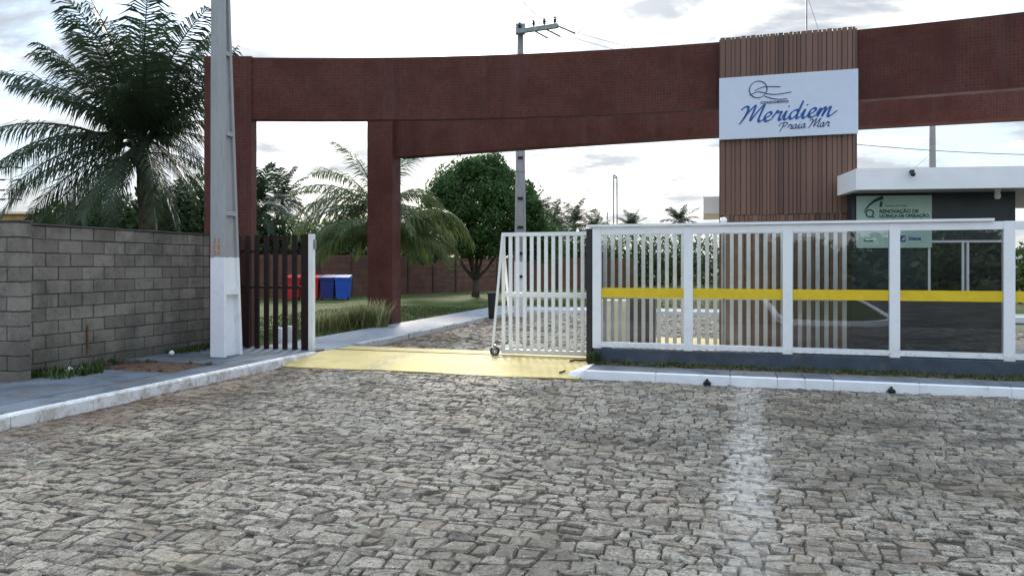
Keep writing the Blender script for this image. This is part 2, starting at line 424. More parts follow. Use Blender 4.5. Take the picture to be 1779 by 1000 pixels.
    M['bark'] = plain('bark', (0.075, 0.06, 0.048), 0.95, 0.4, 12, 0.8)
    M['palm_bark'] = plain('palm_bark', (0.085, 0.075, 0.062), 0.95, 0.4, 14, 0.8)
    # concrete pole with white lower coat
    n = NB('pole_concrete'); p = n.pos(); z = n.sep(p)[2]
    col = n.mix(n.noise(p, 2, 6, 0.65, 0, (3, 3, 0.5)), (0.25, 0.255, 0.26), (0.42, 0.425, 0.43))
    col = n.mix(n.ramp(n.noise(p, 7, 6, 0.7, 0, (3, 3, 0.4)), 0.5, 0.75, 0, 0.5), col, (0.16, 0.15, 0.13))
    white = n.mix(n.ramp(n.noise(p, 6, 6, 0.7), 0.5, 0.75, 0, 0.5), (0.80, 0.81, 0.84), (0.55, 0.54, 0.53))
    edge = n.math('ADD', z, n.math('MULTIPLY', n.math('SUBTRACT', n.noise(p, 9, 3), 0.5), 0.05))
    col = n.mix(n.math('LESS_THAN', edge, 1.74), col, white)
    n.bump(n.noise(p, 50, 5), 0.4, 0.006); M['pole_paint'] = n.done(col, 0.85)
    M['pole'] = plain('bare_pole_concrete', (0.33, 0.31, 0.30), 0.9, 0.2, 3, 0.3, dirt=(0.2, 0.18, 0.16), dscale=3)
    M['steel'] = plain('galvanised_steel', (0.25, 0.27, 0.27), 0.5, 0.2, 8, metal=0.4)
    M['orange'] = plain('orange_pole_paint', (0.62, 0.20, 0.06), 0.8)
    M['rust'] = plain('rusty_pipe', (0.16, 0.07, 0.02), 0.9, 0.35, 14)
    M['sign_white'] = plain('sign_panel', (0.56, 0.62, 0.72), 0.35, 0.02)
    M['sign_edge'] = plain('sign_edge', (0.6, 0.62, 0.65), 0.4)
    M['blue'] = plain('blue_letter', (0.002, 0.075, 0.31), 0.35, 0.05)
    M['navy'] = plain('navy_letter', (0.02, 0.05, 0.14), 0.4, 0.05)
    M['board_green'] = plain('pale_green_board', (0.52, 0.70, 0.62), 0.4, 0.05, 2)
    M['deep_green'] = plain('dark_green_print', (0.012, 0.085, 0.05), 0.5)
    M['print_blue'] = plain('blue_print', (0.01, 0.08, 0.30), 0.5)
    M['bin_red'] = plain('red_plastic', (0.45, 0.015, 0.02), 0.65, 0.1, 3)
    M['bin_blue'] = plain('blue_plastic', (0.01, 0.075, 0.42), 0.65, 0.1, 3)
    M['bin_navy'] = plain('navy_plastic', (0.01, 0.02, 0.16), 0.65, 0.1, 3)
    M['perim'] = plain('brown_wall_panel', (0.115, 0.050, 0.032), 0.85, 0.25, 2, 0.3, dirt=(0.06, 0.042, 0.03), dscale=1)
    M['perim_post'] = plain('brown_wall_post', (0.05, 0.03, 0.024), 0.85, 0.2, 4)
    M['yellow_house'] = plain('ochre_house_wall', (0.42, 0.28, 0.10), 0.8, 0.15, 2)
    M['roof_tile'] = plain('brown_roof', (0.16, 0.08, 0.05), 0.8, 0.25, 4)
    M['ceramic'] = plain('dark_insulator', (0.05, 0.045, 0.05), 0.3)
    M['wire'] = plain('wire', (0.06, 0.06, 0.065), 0.6)
    M['lamp_glass'] = plain('white_globe', (0.82, 0.82, 0.80), 0.25, 0.03)
    M['beige'] = plain('beige_render', (0.52, 0.53, 0.42), 0.8, 0.08, 3)
    M['litter'] = plain('white_litter', (0.78, 0.79, 0.80), 0.5)
    M['litter_blue'] = plain('blue_litter', (0.15, 0.2, 0.3), 0.4)
    # glass
    m = bpy.data.materials.new('fence_glass'); m.use_nodes = True; N = m.node_tree.nodes; L = m.node_tree.links; N.clear()
    o = N.new('ShaderNodeOutputMaterial'); t = N.new('ShaderNodeBsdfTransparent'); t.inputs[0].default_value = (0.945, 0.955, 0.95, 1)
    g = N.new('ShaderNodeBsdfGlossy'); g.inputs['Roughness'].default_value = 0.015; g.inputs[0].default_value = (0.95, 0.97, 1, 1)
    fr = N.new('ShaderNodeFresnel'); fr.inputs[0].default_value = 1.75; x = N.new('ShaderNodeMixShader')
    L.new(fr.outputs[0], x.inputs[0]); L.new(t.outputs[0], x.inputs[1]); L.new(g.outputs[0], x.inputs[2]); L.new(x.outputs[0], o.inputs[0])
    M['glass'] = m
    n = NB('window_glass'); M['dark_glass'] = n.done((0.012, 0.015, 0.02), 0.05, 0.5)


make_materials()

# ------------------------------------------------------------------ ground, lawn, roads
KS = -6.8          # face of the left kerb
RT = 10.24         # face of the right kerb
RAMP0, RAMP1 = 10.12, 12.62
RS0, RS1 = -6.86, -2.02

g = MB(); g.add([(-3000, -3000, -0.09), (3000, -3000, -0.09), (3000, 3000, -0.09), (-3000, 3000, -0.09)], [(0, 1, 2, 3)])
g.build('ground', M['earth'], kind='structure')


def sheet(name, mat, quads, z, kind='structure', label=None):
    b = MB()
    for q in quads:
        b.add([W(s, t, z) for s, t in q], [(0, 1, 2, 3)])
    return b.build(name, mat, kind=kind, label=label)


road = empty('road', (0, 0, 0), kind='structure', label='grey cobbled street with irregular worn setts')
b = MB()
b.add([W(-6.8, -30, -0.032), W(26, -30, -0.032), W(26, RT + 0.1, -0.032), W(-6.8, RT + 0.1, -0.032)], [(0, 1, 2, 3)])
b.build('road_bed', M['joint'], parent=road)
from mathutils import noise as mnoise
def bed_grid(parent, s0, s1, t0, t1, st, z0):
    ns, nt_ = int((s1 - s0) / st), int((t1 - t0) / st); b = MB()
    for i in range(nt_ + 1):
        for k in range(ns + 1):
            q = W(s0 + (s1 - s0) * k / ns, t0 + (t1 - t0) * i / nt_, 0)
            h = mnoise.noise((q[0] * 1.3, q[1] * 1.3, 3)) * .006 + mnoise.noise((q[0] * 7, q[1] * 7, 7)) * .007 + mnoise.noise((q[0] * 19, q[1] * 19, 1)) * .005
            b.v.append((q[0], q[1], z0 + h))
    for i in range(nt_):
        for k in range(ns): a = i * (ns + 1) + k; b.f.append((a, a + 1, a + ns + 2, a + ns + 1))
    b.build('joint_sand', M['joint'], parent=parent, smooth=True, kind='stuff')
bed_grid(road, -6.79, 6.6, 1.7, RT - .003, .05, -.0092)
inner = empty('inner_road', W(-4, 16, 0), kind='structure', label='cobbled drive inside the gate')
b = MB(); b.add([W(-6.85, RAMP1, -0.02), W(7, RAMP1, -0.02), W(7, 24.6, -0.02), W(-6.85, 24.6, -0.02)], [(0, 1, 2, 3)])
b.build('road_bed', M['joint'], parent=inner)
sheet('lawn', M['lawn'], [((-60, 12.0), (-8.3, 12.0), (-8.3, 26.3), (-60, 26.3)), ((-60, 26.3), (40, 26.3), (40, 60), (-60, 60))], 0.055)


def smooth_noise(x, y, seed):
    r = np.random.default_rng(seed); out = np.zeros(np.broadcast(x, y).shape)
    for k in range(5):
        a, bq, c, d = r.uniform(-1, 1, 4)
        out = out + np.sin(x * a * 1.7 + y * bq * 1.7 + c * 9) * 0.25
    return out


def lay_cobbles(parent, s0, s1, t0, t1, keep, pitch, slen, seed, n_parts, zbase=0.0, gap=0.011):
    rng = np.random.default_rng(seed)
    rows = [t0]
    while rows[-1] < t1: rows.append(rows[-1] + pitch * rng.uniform(0.8, 1.25))
    def line(j, s): return rows[j] + 0.028 * np.sin(s * 1.9 + j * 2.1) + 0.018 * np.sin(s * 5.3 + j * 4.7) + 0.09 * np.sin(s * 0.55 + rows[j] * 0.25) + 0.03 * np.sin(s * 1.1 + rows[j] * 0.8)
    stones = []
    for j in range(len(rows) - 1):
        s = s0 + rng.uniform(-0.2, 0); jb = s; jt = s + rng.uniform(-.02, .02)
        while s < s1:
            ln = slen * rng.uniform(0.55, 1.6)
            nb = s + ln + rng.uniform(-.022, .022); ntp = s + ln + rng.uniform(-.022, .022)
            q = [(jb, float(line(j, jb))), (nb, float(line(j, nb))), (ntp, float(line(j + 1, ntp))), (jt, float(line(j + 1, jt)))]
            cs = sum(p[0] for p in q) / 4; ct = sum(p[1] for p in q) / 4
            if all(keep(a, c) for a, c in q) and rng.random() > 0.0015: stones.append((cs, ct, q))
            jb, jt = nb, ntp; s += ln

    def stone_geo(st, npe):
        cs, ct, q = st; pts = []
        fr = (0.09, 0.91) if npe == 2 else (0.14, 0.5, 0.86)
        gp = gap * rng.uniform(0.5, 1.5)
        for e in range(4):
            a, c = q[e], q[(e + 1) % 4]
            for f in fr:
                x = a[0] + (c[0] - a[0]) * f; y = a[1] + (c[1] - a[1]) * f
                dx, dy = x - cs, y - ct; d = math.hypot(dx, dy); k = 1 - (gp + rng.uniform(-.005, .009)) / d
                pts.append((cs + dx * k, ct + dy * k))
        h = rng.normal(0.001, 0.0048) + zbase; tx, ty = rng.normal(0, 0.075, 2); n = len(pts)
        vs = [W(cs, ct, h + 0.004 + rng.uniform(-.006, .006))]
        for x, y in pts: vs.append(W(cs + (x - cs) * .87, ct + (y - ct) * .87, h + 0.003 + tx * (x - cs) + ty * (y - ct) + rng.uniform(-.003, .003)))
        for x, y in pts: vs.append(W(x, y, h - 0.011 + tx * (x - cs) + ty * (y - ct)))
        for x, y in pts: vs.append(W(cs + (x - cs) * 1.03, ct + (y - ct) * 1.03, zbase - 0.05))
        fs = []
        for i in range(n):
            k = (i + 1) % n
            fs += [(0, 1 + i, 1 + k), (1 + i, 1 + n + i, 1 + n + k, 1 + k), (1 + n + i, 1 + 2 * n + i, 1 + 2 * n + k, 1 + n + k)]
        return vs, fs
    def in_view(st):
        x, y, _ = W(st[0], st[1])
        if y < 3.3: return False
        px = CX + F * x / y; py = HZ + F * CAMH / y
        return -5 < px < 1784 and py < 1006
    if n_parts:
        def size(st):
            x, y, _ = W(st[0], st[1]); q = st[2]
            ar = abs((q[1][0] - q[0][0]) * (q[3][1] - q[0][1])); return ar / y ** 3
        vis = [st for st in stones if in_view(st)]; vis.sort(key=size, reverse=True)
        near = vis[:n_parts]; ids = set(id(x) for x in near)
        for st in near:
            vs, fs = stone_geo(st, 3 if False else 2)
            m_ = MB(); m_.v = vs; m_.f = fs; m_.tone = [float(np.clip(rng.beta(2.2, 1.6), 0, 1))] * len(vs)
            m_.build('cobblestone', M['stone'], parent=parent)
        stones = [st for st in stones if id(st) not in ids]
    m_ = MB(); m_.tone = []
    for st in stones:
        vs, fs = stone_geo(st, 2); m_.add(vs, fs); m_.tone += [float(np.clip(rng.beta(2.2, 1.6), 0, 1))] * len(vs)
    o = m_.build('cobblestones', M['stone'], parent=parent, kind='stuff')


def keep_street(s, t):
    if s < KS + 0.015: return False
    if RS0 - .1 < s < RS1 - 0.02: return t < RAMP0 - 0.01
    return t < RT - 0.02


lay_cobbles(road, -7.0, 6.6, 1.6, 10.9, keep_street, 0.086, 0.124, 5, 298, gap=.003)
lay_cobbles(inner, -7.0, 6.9, RAMP1 - 0.2, 24.5, lambda s, t: s > -6.80 and RAMP1 + 0.02 < t < 24.5 and s < 6.9, 0.16, 0.21, 6, 0)

# entrance ramp: sloping apron, flat top, groove for the gate track
ramp = empty('driveway_ramp', W(-4.4, 11.2, 0), kind='structure', label='worn yellow painted concrete apron across the gateway')
b = MB()
prof = [(RAMP0 + .02, -0.04), (RAMP0, 0.012), (10.8, 0.075), (11.3, 0.092), (11.80, 0.092), (11.805, 0.06), (11.875, 0.06), (11.88, 0.092), (12.4, 0.092), (RAMP1, 0.05), (RAMP1, -0.04)]
NS = 14
for i, (t, z) in enumerate(prof):
    for k in range(NS + 1):
        s = RS0 + (RS1 - RS0) * k / NS; f = (t - RAMP0) / (RAMP1 - RAMP0)
        if k == 0: s -= 0.12 * f
        b.v.append(W(s, t + (0.05 * math.sin(s * 2.3) + 0.02 * math.sin(s * 7) if i < 2 else 0), z))
for i in range(len(prof) - 1):
    for k in range(NS): b.f.append((i * (NS + 1) + k, i * (NS + 1) + k + 1, (i + 1) * (NS + 1) + k + 1, (i + 1) * (NS + 1) + k))
b.build('apron', M['ramp'], parent=ramp)
b = MB(); b.st(RS0 - .05, 3.6, 11.822, 11.858, 0.055, 0.098); b.build('track_rail', M['rust'], parent=ramp)

# ------------------------------------------------------------------ left pavement and kerb
lp = empty('pavement', W(-8, 7, 0), kind='structure', label='dark grey slab pavement along the block wall')
b = MB(); b.st(-13.5, -6.93, 1.5, 11.6, -0.08, 0.098); b.build('pavement_bed', M['slab_bed'], parent=lp)
t = 1.6; k = 0
while t < 11.55:
    L_ = min(1.62, 11.6 - t)
    b = MB(); b.st_ch(-7.40, -6.935, t + .007, t + L_ - .007, 0.06, 0.122 + 0.004 * random.random(), 0.006); b.build('slab', M['slab'], parent=lp)
    t += L_
for (t0, t1) in ((1.6, 3.6), (3.61, 5.4), (5.41, 7.1), (9.35, 10.4), (10.41, 11.6)):
    b = MB(); b.st_ch(-9.14, -7.44, t0 + .006, t1 - .006, 0.06, 0.122 + 0.004 * random.random(), 0.006); b.build('slab', M['slab'], parent=lp)
for t0, t1 in ((1.6, 3.6), (3.61, 5.4), (5.41, 7.1)):
    b = MB(); b.st_ch(-13.4, -9.16, t0 + .006, t1 - .006, 0.06, 0.122, 0.006); b.build('slab', M['slab'], parent=lp)
b = MB(); b.st_ch(-8.75, -7.44, 7.11, 8.35, 0.06, 0.124, 0.006); b.build('slab', M['slab'], parent=lp)
t = 1.6
while t < 11.1:
    L_ = min(0.98, 11.12 - t)
    b = MB(); b.st_ch(KS - .135 - .004 * random.random(), KS - .006 * random.random(), t + .003, t + L_ - .003, -0.05, 0.128 + 0.008 * random.random(), 0.018)
    b.build('kerb_stone', M['kerb_dirty'], parent=lp); t += L_

# bare soil where a slab has gone
b = MB(); n = 16
ring = []
for i in range(n):
    a = 2 * math.pi * i / n; rr = random.uniform(.8, 1.15)
    ring.append((-8.1 + 0.72 * rr * math.cos(a), 8.85 + .62 * rr * math.sin(a)))
b.v = [W(-8.1, 8.85, .135)] + [W(s * .55 + -8.1 * .45, t * .55 + 8.85 * .45, .12 + random.uniform(0, .02)) for s, t in ring] + [W(s, t, .095) for s, t in ring]
for i in range(n):
    k = (i + 1) % n; b.f += [(0, 1 + i, 1 + k), (1 + i, 1 + n + i, 1 + n + k, 1 + k)]
b.build('soil_patch', M['soil'], kind='stuff', smooth=True, label='bare reddish soil where a pavement slab is missing')

# ------------------------------------------------------------------ right pavement and kerb
rp = empty('pavement', W(2, 10.8, 0), kind='structure', label='blue grey pavement strip before the glass fence')
b = MB(); b.st(-2.0, 14, RT + .06, 11.3, -0.08, 0.095); b.build('pavement_bed', M['slab_bed'], parent=rp)
edges = [-1.95, 0.02, 0.62, 0.96, 1.3, 3.3, 5.2, 7.2, 9.4, 11.6, 13.9]
for a, c in zip(edges, edges[1:]):
    b = MB(); b.st_ch(a + .003, c - .003, RT + .064, 10.84, 0.05, 0.122, 0.005); b.build('slab', M['slab'], parent=rp)
for a, c in zip(edges, edges[1:]):
    nn = max(1, round((c - a) / 1.0))
    for i in range(nn):
        x0 = a + (c - a) * i / nn; x1 = a + (c - a) * (i + 1) / nn
        b = MB(); b.st_ch(x0 + .002, x1 - .002, RT - .004 * random.random(), RT + .06, -0.05, 0.124, 0.012); b.build('kerb_stone', M['kerb_clean'], parent=rp)
b = MB()   # rounded tapered nose where the kerb meets the ramp
b.hexa([W(-2.22, RT + .02, -.05), W(-1.952, RT, -.05), W(-1.952, 11.2, -.05), W(-2.02, 11.2, -.05)], [W(-2.2, RT + .1, .075), W(-1.952, RT + .012, .124), W(-1.952, 11.2, .124), W(-2.0, 11.2, .11)])
b.build('kerb_stone', M['kerb_clean'], parent=rp, label='tapered kerb nose beside the yellow ramp')
b = MB(); b.st(-1.95, 14, 10.845, 11.3, 0.04, 0.118); b.build('verge', M['soil'], parent=rp)
for px in (1228, 1547):
    s = s_at(px, RT); b = MB()
    for dx, dz, r_ in ((0, .035, .035), (.03, .02, .028), (-.03, .015, .022), (.005, .065, .018)):
        c = W(s + dx, RT - .03, dz); b.lathe(c, [(r_ * .5, -r_), (r_, -r_ * .3), (r_ * .9, r_ * .4), (r_ * .3, r_)], 7)
    tag(b.build('tar_lump', M['rubber'], loc=W(s, RT - .03, 0)), 'small black lump at the kerb foot, %s' % ('the one nearer the gate' if px == 1228 else 'the one nearer the guardhouse'), 'lump', 'black lumps at the kerb foot')

# ------------------------------------------------------------------ inner path with kerb
ip = empty('footpath', W(-7.5, 18, 0), kind='structure', label='pale concrete path curving along the lawn inside')
for t0, t1 in ((12.64, 14.6), (14.61, 16.6), (16.61, 18.6), (18.61, 20.6), (20.61, 22.6), (22.61, 24.6)):
    b = MB(); b.st_ch(-8.35, -6.97, t0, t1, -.02, 0.10, 0.008); b.build('slab', M['path'], parent=ip)
for s0 in np.arange(-8.35, 14, 2.4):
    b = MB(); b.st_ch(s0, s0 + 2.39, 24.74, 26.35, -.02, 0.10, 0.008); b.build('slab', M['path'], parent=ip)
t = 12.75
while t < 24.6:
    b = MB(); b.st_ch(-6.965, -6.84 + random.uniform(-.012, .012), t, t + .73, -.06, .105 + random.uniform(-.012, .012), .02); b.build('kerb_stone', M['kerb_far'], parent=ip); t += .74
for s0 in np.arange(-6.84, 14, 0.98):
    b = MB(); b.st_ch(s0, s0 + .97, 24.61, 24.735, -.06, .12, .02); b.build('kerb_stone', M['kerb_clean'], parent=ip)
b = MB(); b.st(-8.4, -6.86, 11.62, 12.63, -.05, .098); b.build('landing', M['path'], parent=ip)


# ------------------------------------------------------------------ block wall on the left
WS, WT0, WT1, CTOP = -9.15, 7.15, 11.32, 2.16
wall = empty('block_wall', W(WS - .1, 9.3, 0.1), 'unrendered grey concrete block wall behind the left pavement', 'wall')
b = MB(); b.st(WS - .178, WS - .013, WT0 + .2, WT1, 0.0, CTOP - .03); b.st(-13.5, -8.69, WT0 + .013, WT0 + .178, 0.0, CTOP - .03); b.build('mortar', M['mortar'], parent=wall)
# rotation: block long axis along v for the main wall, along u for the return
full = box_mesh('concrete_block', (0.386, 0.19, 0.180), M['block'], 0.007)
half = box_mesh('concrete_half_block', (0.185, 0.19, 0.180), M['block'], 0.007)
rot_u, rot_v = -A, math.pi / 2 - A
NC = 11; ch = (CTOP - 0.06) / NC - 0.0
for c in range(NC):
    z = 0.06 + ch * (c + .5)
    t = WT0 + .2; first = c % 2 == 0
    while t < WT1 - .05:
        L_ = 0.2 if first else 0.4
        first = False
        if t + L_ > WT1 + .02: L_ = 0.2
        if t + L_ > WT1 + .12: break
        put('concrete_block', half if L_ < .3 else full, wall, W(WS - .095 + random.uniform(-.004, .003), t + L_ / 2, z + random.uniform(-.003, .003)), rot_v + random.uniform(-.006, .006), random.uniform(-.006, .006), random.uniform(-.008, .008)); t += L_
    s = -8.68; first = c % 2 == 1
    while s > -13.3:
        L_ = 0.2 if first else 0.4; first = False
        put('concrete_block', half if L_ < .3 else full, wall, W(s - L_ / 2, WT0 + .095 + random.uniform(-.003, .003), z + random.uniform(-.003, .003)), rot_u + random.uniform(-.006, .006), 0, random.uniform(-.006, .006)); s -= L_
b = MB(); b.st_ch(WS - .2, WS + .012, WT0 + .19, WT1, CTOP + .002, CTOP + .028, .006); b.st_ch(-13.5, -8.672, WT0 - .008, WT0 + .2, CTOP + .002, CTOP + .03, .006); b.build('coping', M['mortar'], parent=wall)
sp_ = s_at(161, 8.7)
c = W(WS + .022, 8.62, 0)
b = MB(); b.tube([(c[0], c[1], .30), (c[0], c[1], .72)], .014, 8); b.build('drain_pipe', M['rust'], loc=(c[0], c[1], .3), label='short rusty upright pipe on the lower block wall', cat='pipe')

# ------------------------------------------------------------------ concrete pole on the left pavement
pt, ps = 10.02, None
ps = s_at(377.5, pt)
pole = empty('utility_pole', W(ps, pt + .17, 0.12), 'concrete utility pole with white painted foot on the left pavement', 'utility pole')


def pole_ring(z):
    w = 0.272 - 0.004 * z; d = max(0.15, 0.47 - 0.052 * z); return w / 2, d
def h_section(mb, z0, z1, web):
    n = 8 if True else 1
    w0, d0 = pole_ring(z0); w1, d1 = pole_ring(z1)
    f = 0.055   # flange
    r = 0.06 * (1 - web) # recess depth
    for (a0, b0, a1, b1) in ((0, f, 0, f), (d0 - f, d0, d1 - f, d1)):
        mb.hexa([W(ps - w0, pt + a0, z0), W(ps + w0, pt + a0, z0), W(ps + w0, pt + b0, z0), W(ps - w0, pt + b0, z0)],
                [W(ps - w1, pt + a1, z1), W(ps + w1, pt + a1, z1), W(ps + w1, pt + b1, z1), W(ps - w1, pt + b1, z1)])
    x0, x1 = w0 - r, w1 - r
    mb.hexa([W(ps - x0, pt + f, z0), W(ps + x0, pt + f, z0), W(ps + x0, pt + d0 - f, z0), W(ps - x0, pt + d0 - f, z0)],
            [W(ps - x1, pt + f, z1), W(ps + x1, pt + f, z1), W(ps + x1, pt + d1 - f, z1), W(ps - x1, pt + d1 - f, z1)])


b = MB()
zz = [0.12, 1.14, 1.20, 2.42, 2.50, 3.72, 3.80, 5.02, 5.10, 6.4, 6.45, 7.6]
for i in range(len(zz) - 1): h_section(b, zz[i], zz[i + 1], 0.15 if i % 2 else (-.5 if i == 0 else .25))
b.build('shaft', M['pole_paint'], parent=pole)
for z in (1.17, 2.46, 3.76, 5.06):
    b = MB(); w, d = pole_ring(z); b.st(ps + w - .03, ps + w + .004, pt + .05, pt + d - .05, z - .035, z + .035)
    b.build('step_block', M['pole_paint'], parent=pole)


def text_mesh(txt, size, mat, name, parent, frame, align='LEFT', thick=0.003, bold=0.0, spacing=1.0, shear=0.0):
    cu = bpy.data.curves.new(name, 'FONT'); cu.body = txt; cu.size = size; cu.extrude = thick; cu.align_x = align; cu.resolution_u = 3
    cu.offset = bold; cu.space_character = spacing; cu.shear = shear
    tmp = bpy.data.objects.new('tmp', cu); COL.objects.link(tmp); dg = bpy.context.evaluated_depsgraph_get()
    me = bpy.data.meshes.new_from_object(tmp.evaluated_get(dg)); bpy.data.objects.remove(tmp); bpy.data.curves.remove(cu)
    org, ax, ay = (Vector(q) for q in frame); nz = ax.cross(ay)
    off = origin(parent)
    for v in me.vertices: v.co = org + ax * v.co.x + ay * v.co.y + nz * v.co.z - off
    me.materials.clear(); me.materials.append(mat); o = bpy.data.objects.new(name, me); COL.objects.link(o); o.parent = parent; return o


U = Vector((CA, -SA, 0)); V = Vector((SA, CA, 0)); ZV = Vector((0, 0, 1))
for i, tx in enumerate(('11', 'PE', '24')):
    for k, chx in enumerate(tx): text_mesh(chx, 0.095, M['orange'], 'pole_number', pole, (W(ps - .075 + .078 * k, pt - .004, 1.98 - .095 * i), U, ZV), bold=.004)

# ------------------------------------------------------------------ portal: two curved mosaic beams on columns
portal = empty('entrance_portal', (-5.2, 13.7, 0.1), 'curved maroon mosaic entrance portal spanning the gateway', 'gateway')


def beam(fn, x0, x1, z0, z1, thick, name, n=40):
    xs = np.linspace(x0, x1, n + 1); b = MB(); b.uv = []; arc = 0; prof = []
    for i, x in enumerate(xs):
        y = fn(x); d = 1e-3; sl_ = (fn(x + d) - fn(x - d)) / (2 * d); nl = math.hypot(1, sl_); nx, ny = -sl_ / nl, 1 / nl
        if i: arc += math.hypot(x - xs[i - 1], y - fn(xs[i - 1]))
        prof.append((x, y, x + nx * thick, y + ny * thick, arc))
    for x, y, X, Y, a in prof: b.v += [(x, y, z0), (X, Y, z0), (X, Y, z1), (x, y, z1)]
    for i in range(n):
        p, q = i * 4, (i + 1) * 4; a, c = prof[i][4], prof[i + 1][4]
        b.f += [(p, q, q + 3, p + 3), (q + 1, p + 1, p + 2, q + 2), (p + 3, q + 3, q + 2, p + 2), (p + 1, q + 1, q, p)]
        b.uv += [[(a, z0), (c, z0), (c, z1), (a, z1)], [(c, z0), (a, z0), (a, z1), (c, z1)], [(a, 0), (c, 0), (c, thick), (a, thick)], [(a, thick), (c, thick), (c, 0), (a, 0)]]
    b.f += [(0, 3, 2, 1), (n * 4, n * 4 + 1, n * 4 + 2, n * 4 + 3)]
    b.uv += [[(0, z0), (0, z1), (thick, z1), (thick, z0)], [(0, z0), (thick, z0), (thick, z1), (0, z1)]]
    return b.build(name, M['tile'], parent=portal)


def uvbox(quad, z0, z1, name):
    b = MB(); b.hexa([(x, y, z0) for x, y in quad], [(x, y, z1) for x, y in quad]); b.uv = []
    for f in b.f:
        p = [Vector(b.v[i]) for i in f]; nrm = (p[1] - p[0]).cross(p[2] - p[1]).normalized()
        if abs(nrm.z) > .5: b.uv.append([(q.x, q.y) for q in p])
        else:
            h = ZV.cross(nrm).normalized(); b.uv.append([(q.dot(h), q.z) for q in p])
    return b.build(name, M['tile'], parent=portal)


front_y = lambda x: 13.27 - .135 * x - .0195 * x * x
rear_y = lambda x: 19.0 - .47 * (x + 2.92) + .006 * (x + 2.92) ** 2
ZB, ZT = 4.30, 5.44
beam(front_y, -4.80, 12.5, ZB, ZT, .20, 'front_beam')
beam(rear_y, -3.06, 14.0, 4.44, 5.60, .42, 'rear_beam')
y0 = front_y(-4.81) - .03
uvbox([(-5.66, y0), (-4.79, y0), (-4.79, y0 + .27), (-5.66, y0 + .27)], 0.0, 5.455, 'column')
yb = 18.95
q0 = Vector((-3.75, yb)); ux = Vector((1, -.05)).normalized(); vx = Vector((SA, CA))
uvbox([tuple(q0), tuple(q0 + ux * .655), tuple(q0 + ux * .655 + vx * .5), tuple(q0 + vx * .5)], 0.0, 5.6, 'column')
uvbox([(11.6, 9.1), (12.5, 8.8), (12.6, 9.1), (11.7, 9.4)], 0.0, 5.455, 'column')

# ------------------------------------------------------------------ wooden tower with sign
TT = 12.85; ts0, ts1 = s_at(1251, TT), s_at(1489, TT)
tower = empty('clad_tower', W((ts0 + ts1) / 2, TT + .6, 0), 'tall gate tower clad in upright brown wooden boards', 'tower')
b = MB(); b.st(ts0 + .02, ts1 - .02, TT + .03, TT + 1.1, 0, 5.42); b.build('core', M['wood_dark'], parent=tower)
wd = (ts1 - ts0) / 30
for z0, z1 in ((0.1, 2.45), (2.455, 5.45)):
    kinds = [(w_, box_mesh('plank', (wd * w_ - .006, 0.035, z1 - z0), M['wood'], .003)) for w_ in (.62, .85, 1.0, 1.2, 1.35)]
    x_ = ts0
    while x_ < ts1 - wd * .5:
        w_, me_ = random.choice(kinds)
        if x_ + wd * w_ > ts1 + .005: w_, me_ = kinds[0]
        put('plank', me_, tower, W(x_ + wd * w_ / 2, TT + .012 + random.choice((-.012, 0, .004, .012)), (z0 + z1) / 2 + random.uniform(-.003, .003)), -A); x_ += wd * w_
bm_ = box_mesh('plank', (wd * 0.80, 0.035, 5.35), M['wood'], .004)
for side in (ts0 + .002, ts1 - .002):
    for i in range(11): put('plank', bm_, tower, W(side, TT + .08 + wd * (i + .5) * 1.2, 2.775 + random.uniform(-.006, .006)), math.pi / 2 - A)
# antenna
ax = s_at(1401, TT + .4)
c = W(ax, TT + .4, 5.42)
b = MB(); b.tube([c, (c[0], c[1], 6.9)], .014, 6); b.tube([(c[0], c[1], 6.2), W(ax + .25, TT + .5, 5.43)], .004, 4)
b.lathe((c[0], c[1], 5.42), [(.05, 0), (.05, .02), (.02, .04)], 10)
b.build('antenna_mast', M['steel'], loc=c, label='thin antenna mast with guy wire on top of the wooden tower', cat='antenna')

SZ0, SZ1, ST = 3.72, 4.75, TT - .085
g0, g1 = s_at(1249.5, ST), s_at(1491, ST)
sign = empty('sign_board', W((g0 + g1) / 2, ST, SZ0), 'pale blue-white name sign with script lettering on the wooden tower', 'sign')
b = MB(); b.st(g0, g1, ST, ST + .05, SZ0, SZ1); b.build('panel', M['sign_white'], parent=sign)
SWD = g1 - g0


def catmull(pts, n=7):
    out = []; P_ = [pts[0]] + list(pts) + [pts[-1]]
    for i in range(1, len(P_) - 2):
        p0, p1, p2, p3 = (np.array(P_[k], float) for k in (i - 1, i, i + 1, i + 2))
        for k in range(n):
            q = k / n; out.append(0.5 * ((2 * p1) + (-p0 + p2) * q + (2 * p0 - 5 * p1 + 4 * p2 - p3) * q * q + (-p0 + 3 * p1 - 3 * p2 + p3) * q ** 3))
    out.append(np.array(pts[-1], float)); return out


def ribbon(mb, pts, wide, thin, nib=R(35), tn=.006):
    pts = catmull(pts); n = len(pts); base = len(mb.v)
    for i, p in enumerate(pts):
        d = pts[min(i + 1, n - 1)] - pts[max(i - 1, 0)]; L_ = np.hypot(*d) or 1; d = d / L_; ang = math.atan2(d[1], d[0])
        hw = (thin + (wide - thin) * abs(math.sin(ang - nib)) ** 1.3) / 2
        if i in (0, n - 1): hw *= .5
        nx = np.array((-d[1], d[0])) * hw
        for q, dep in ((p + nx, tn), (p - nx, tn), (p - nx, 0), (p + nx, 0)):
            mb.v.append(W(g0 + q[0], ST - dep, SZ0 + q[1]))
    for i in range(n - 1):
        a, c = base + i * 4, base + (i + 1) * 4
        for k in range(4): mb.f.append((a + k, a + (k + 1) % 4, c + (k + 1) % 4, c + k))
    mb.f += [(base, base + 1, base + 2, base + 3), (base + 4 * n - 1, base + 4 * n - 2, base + 4 * n - 3, base + 4 * n - 4)]


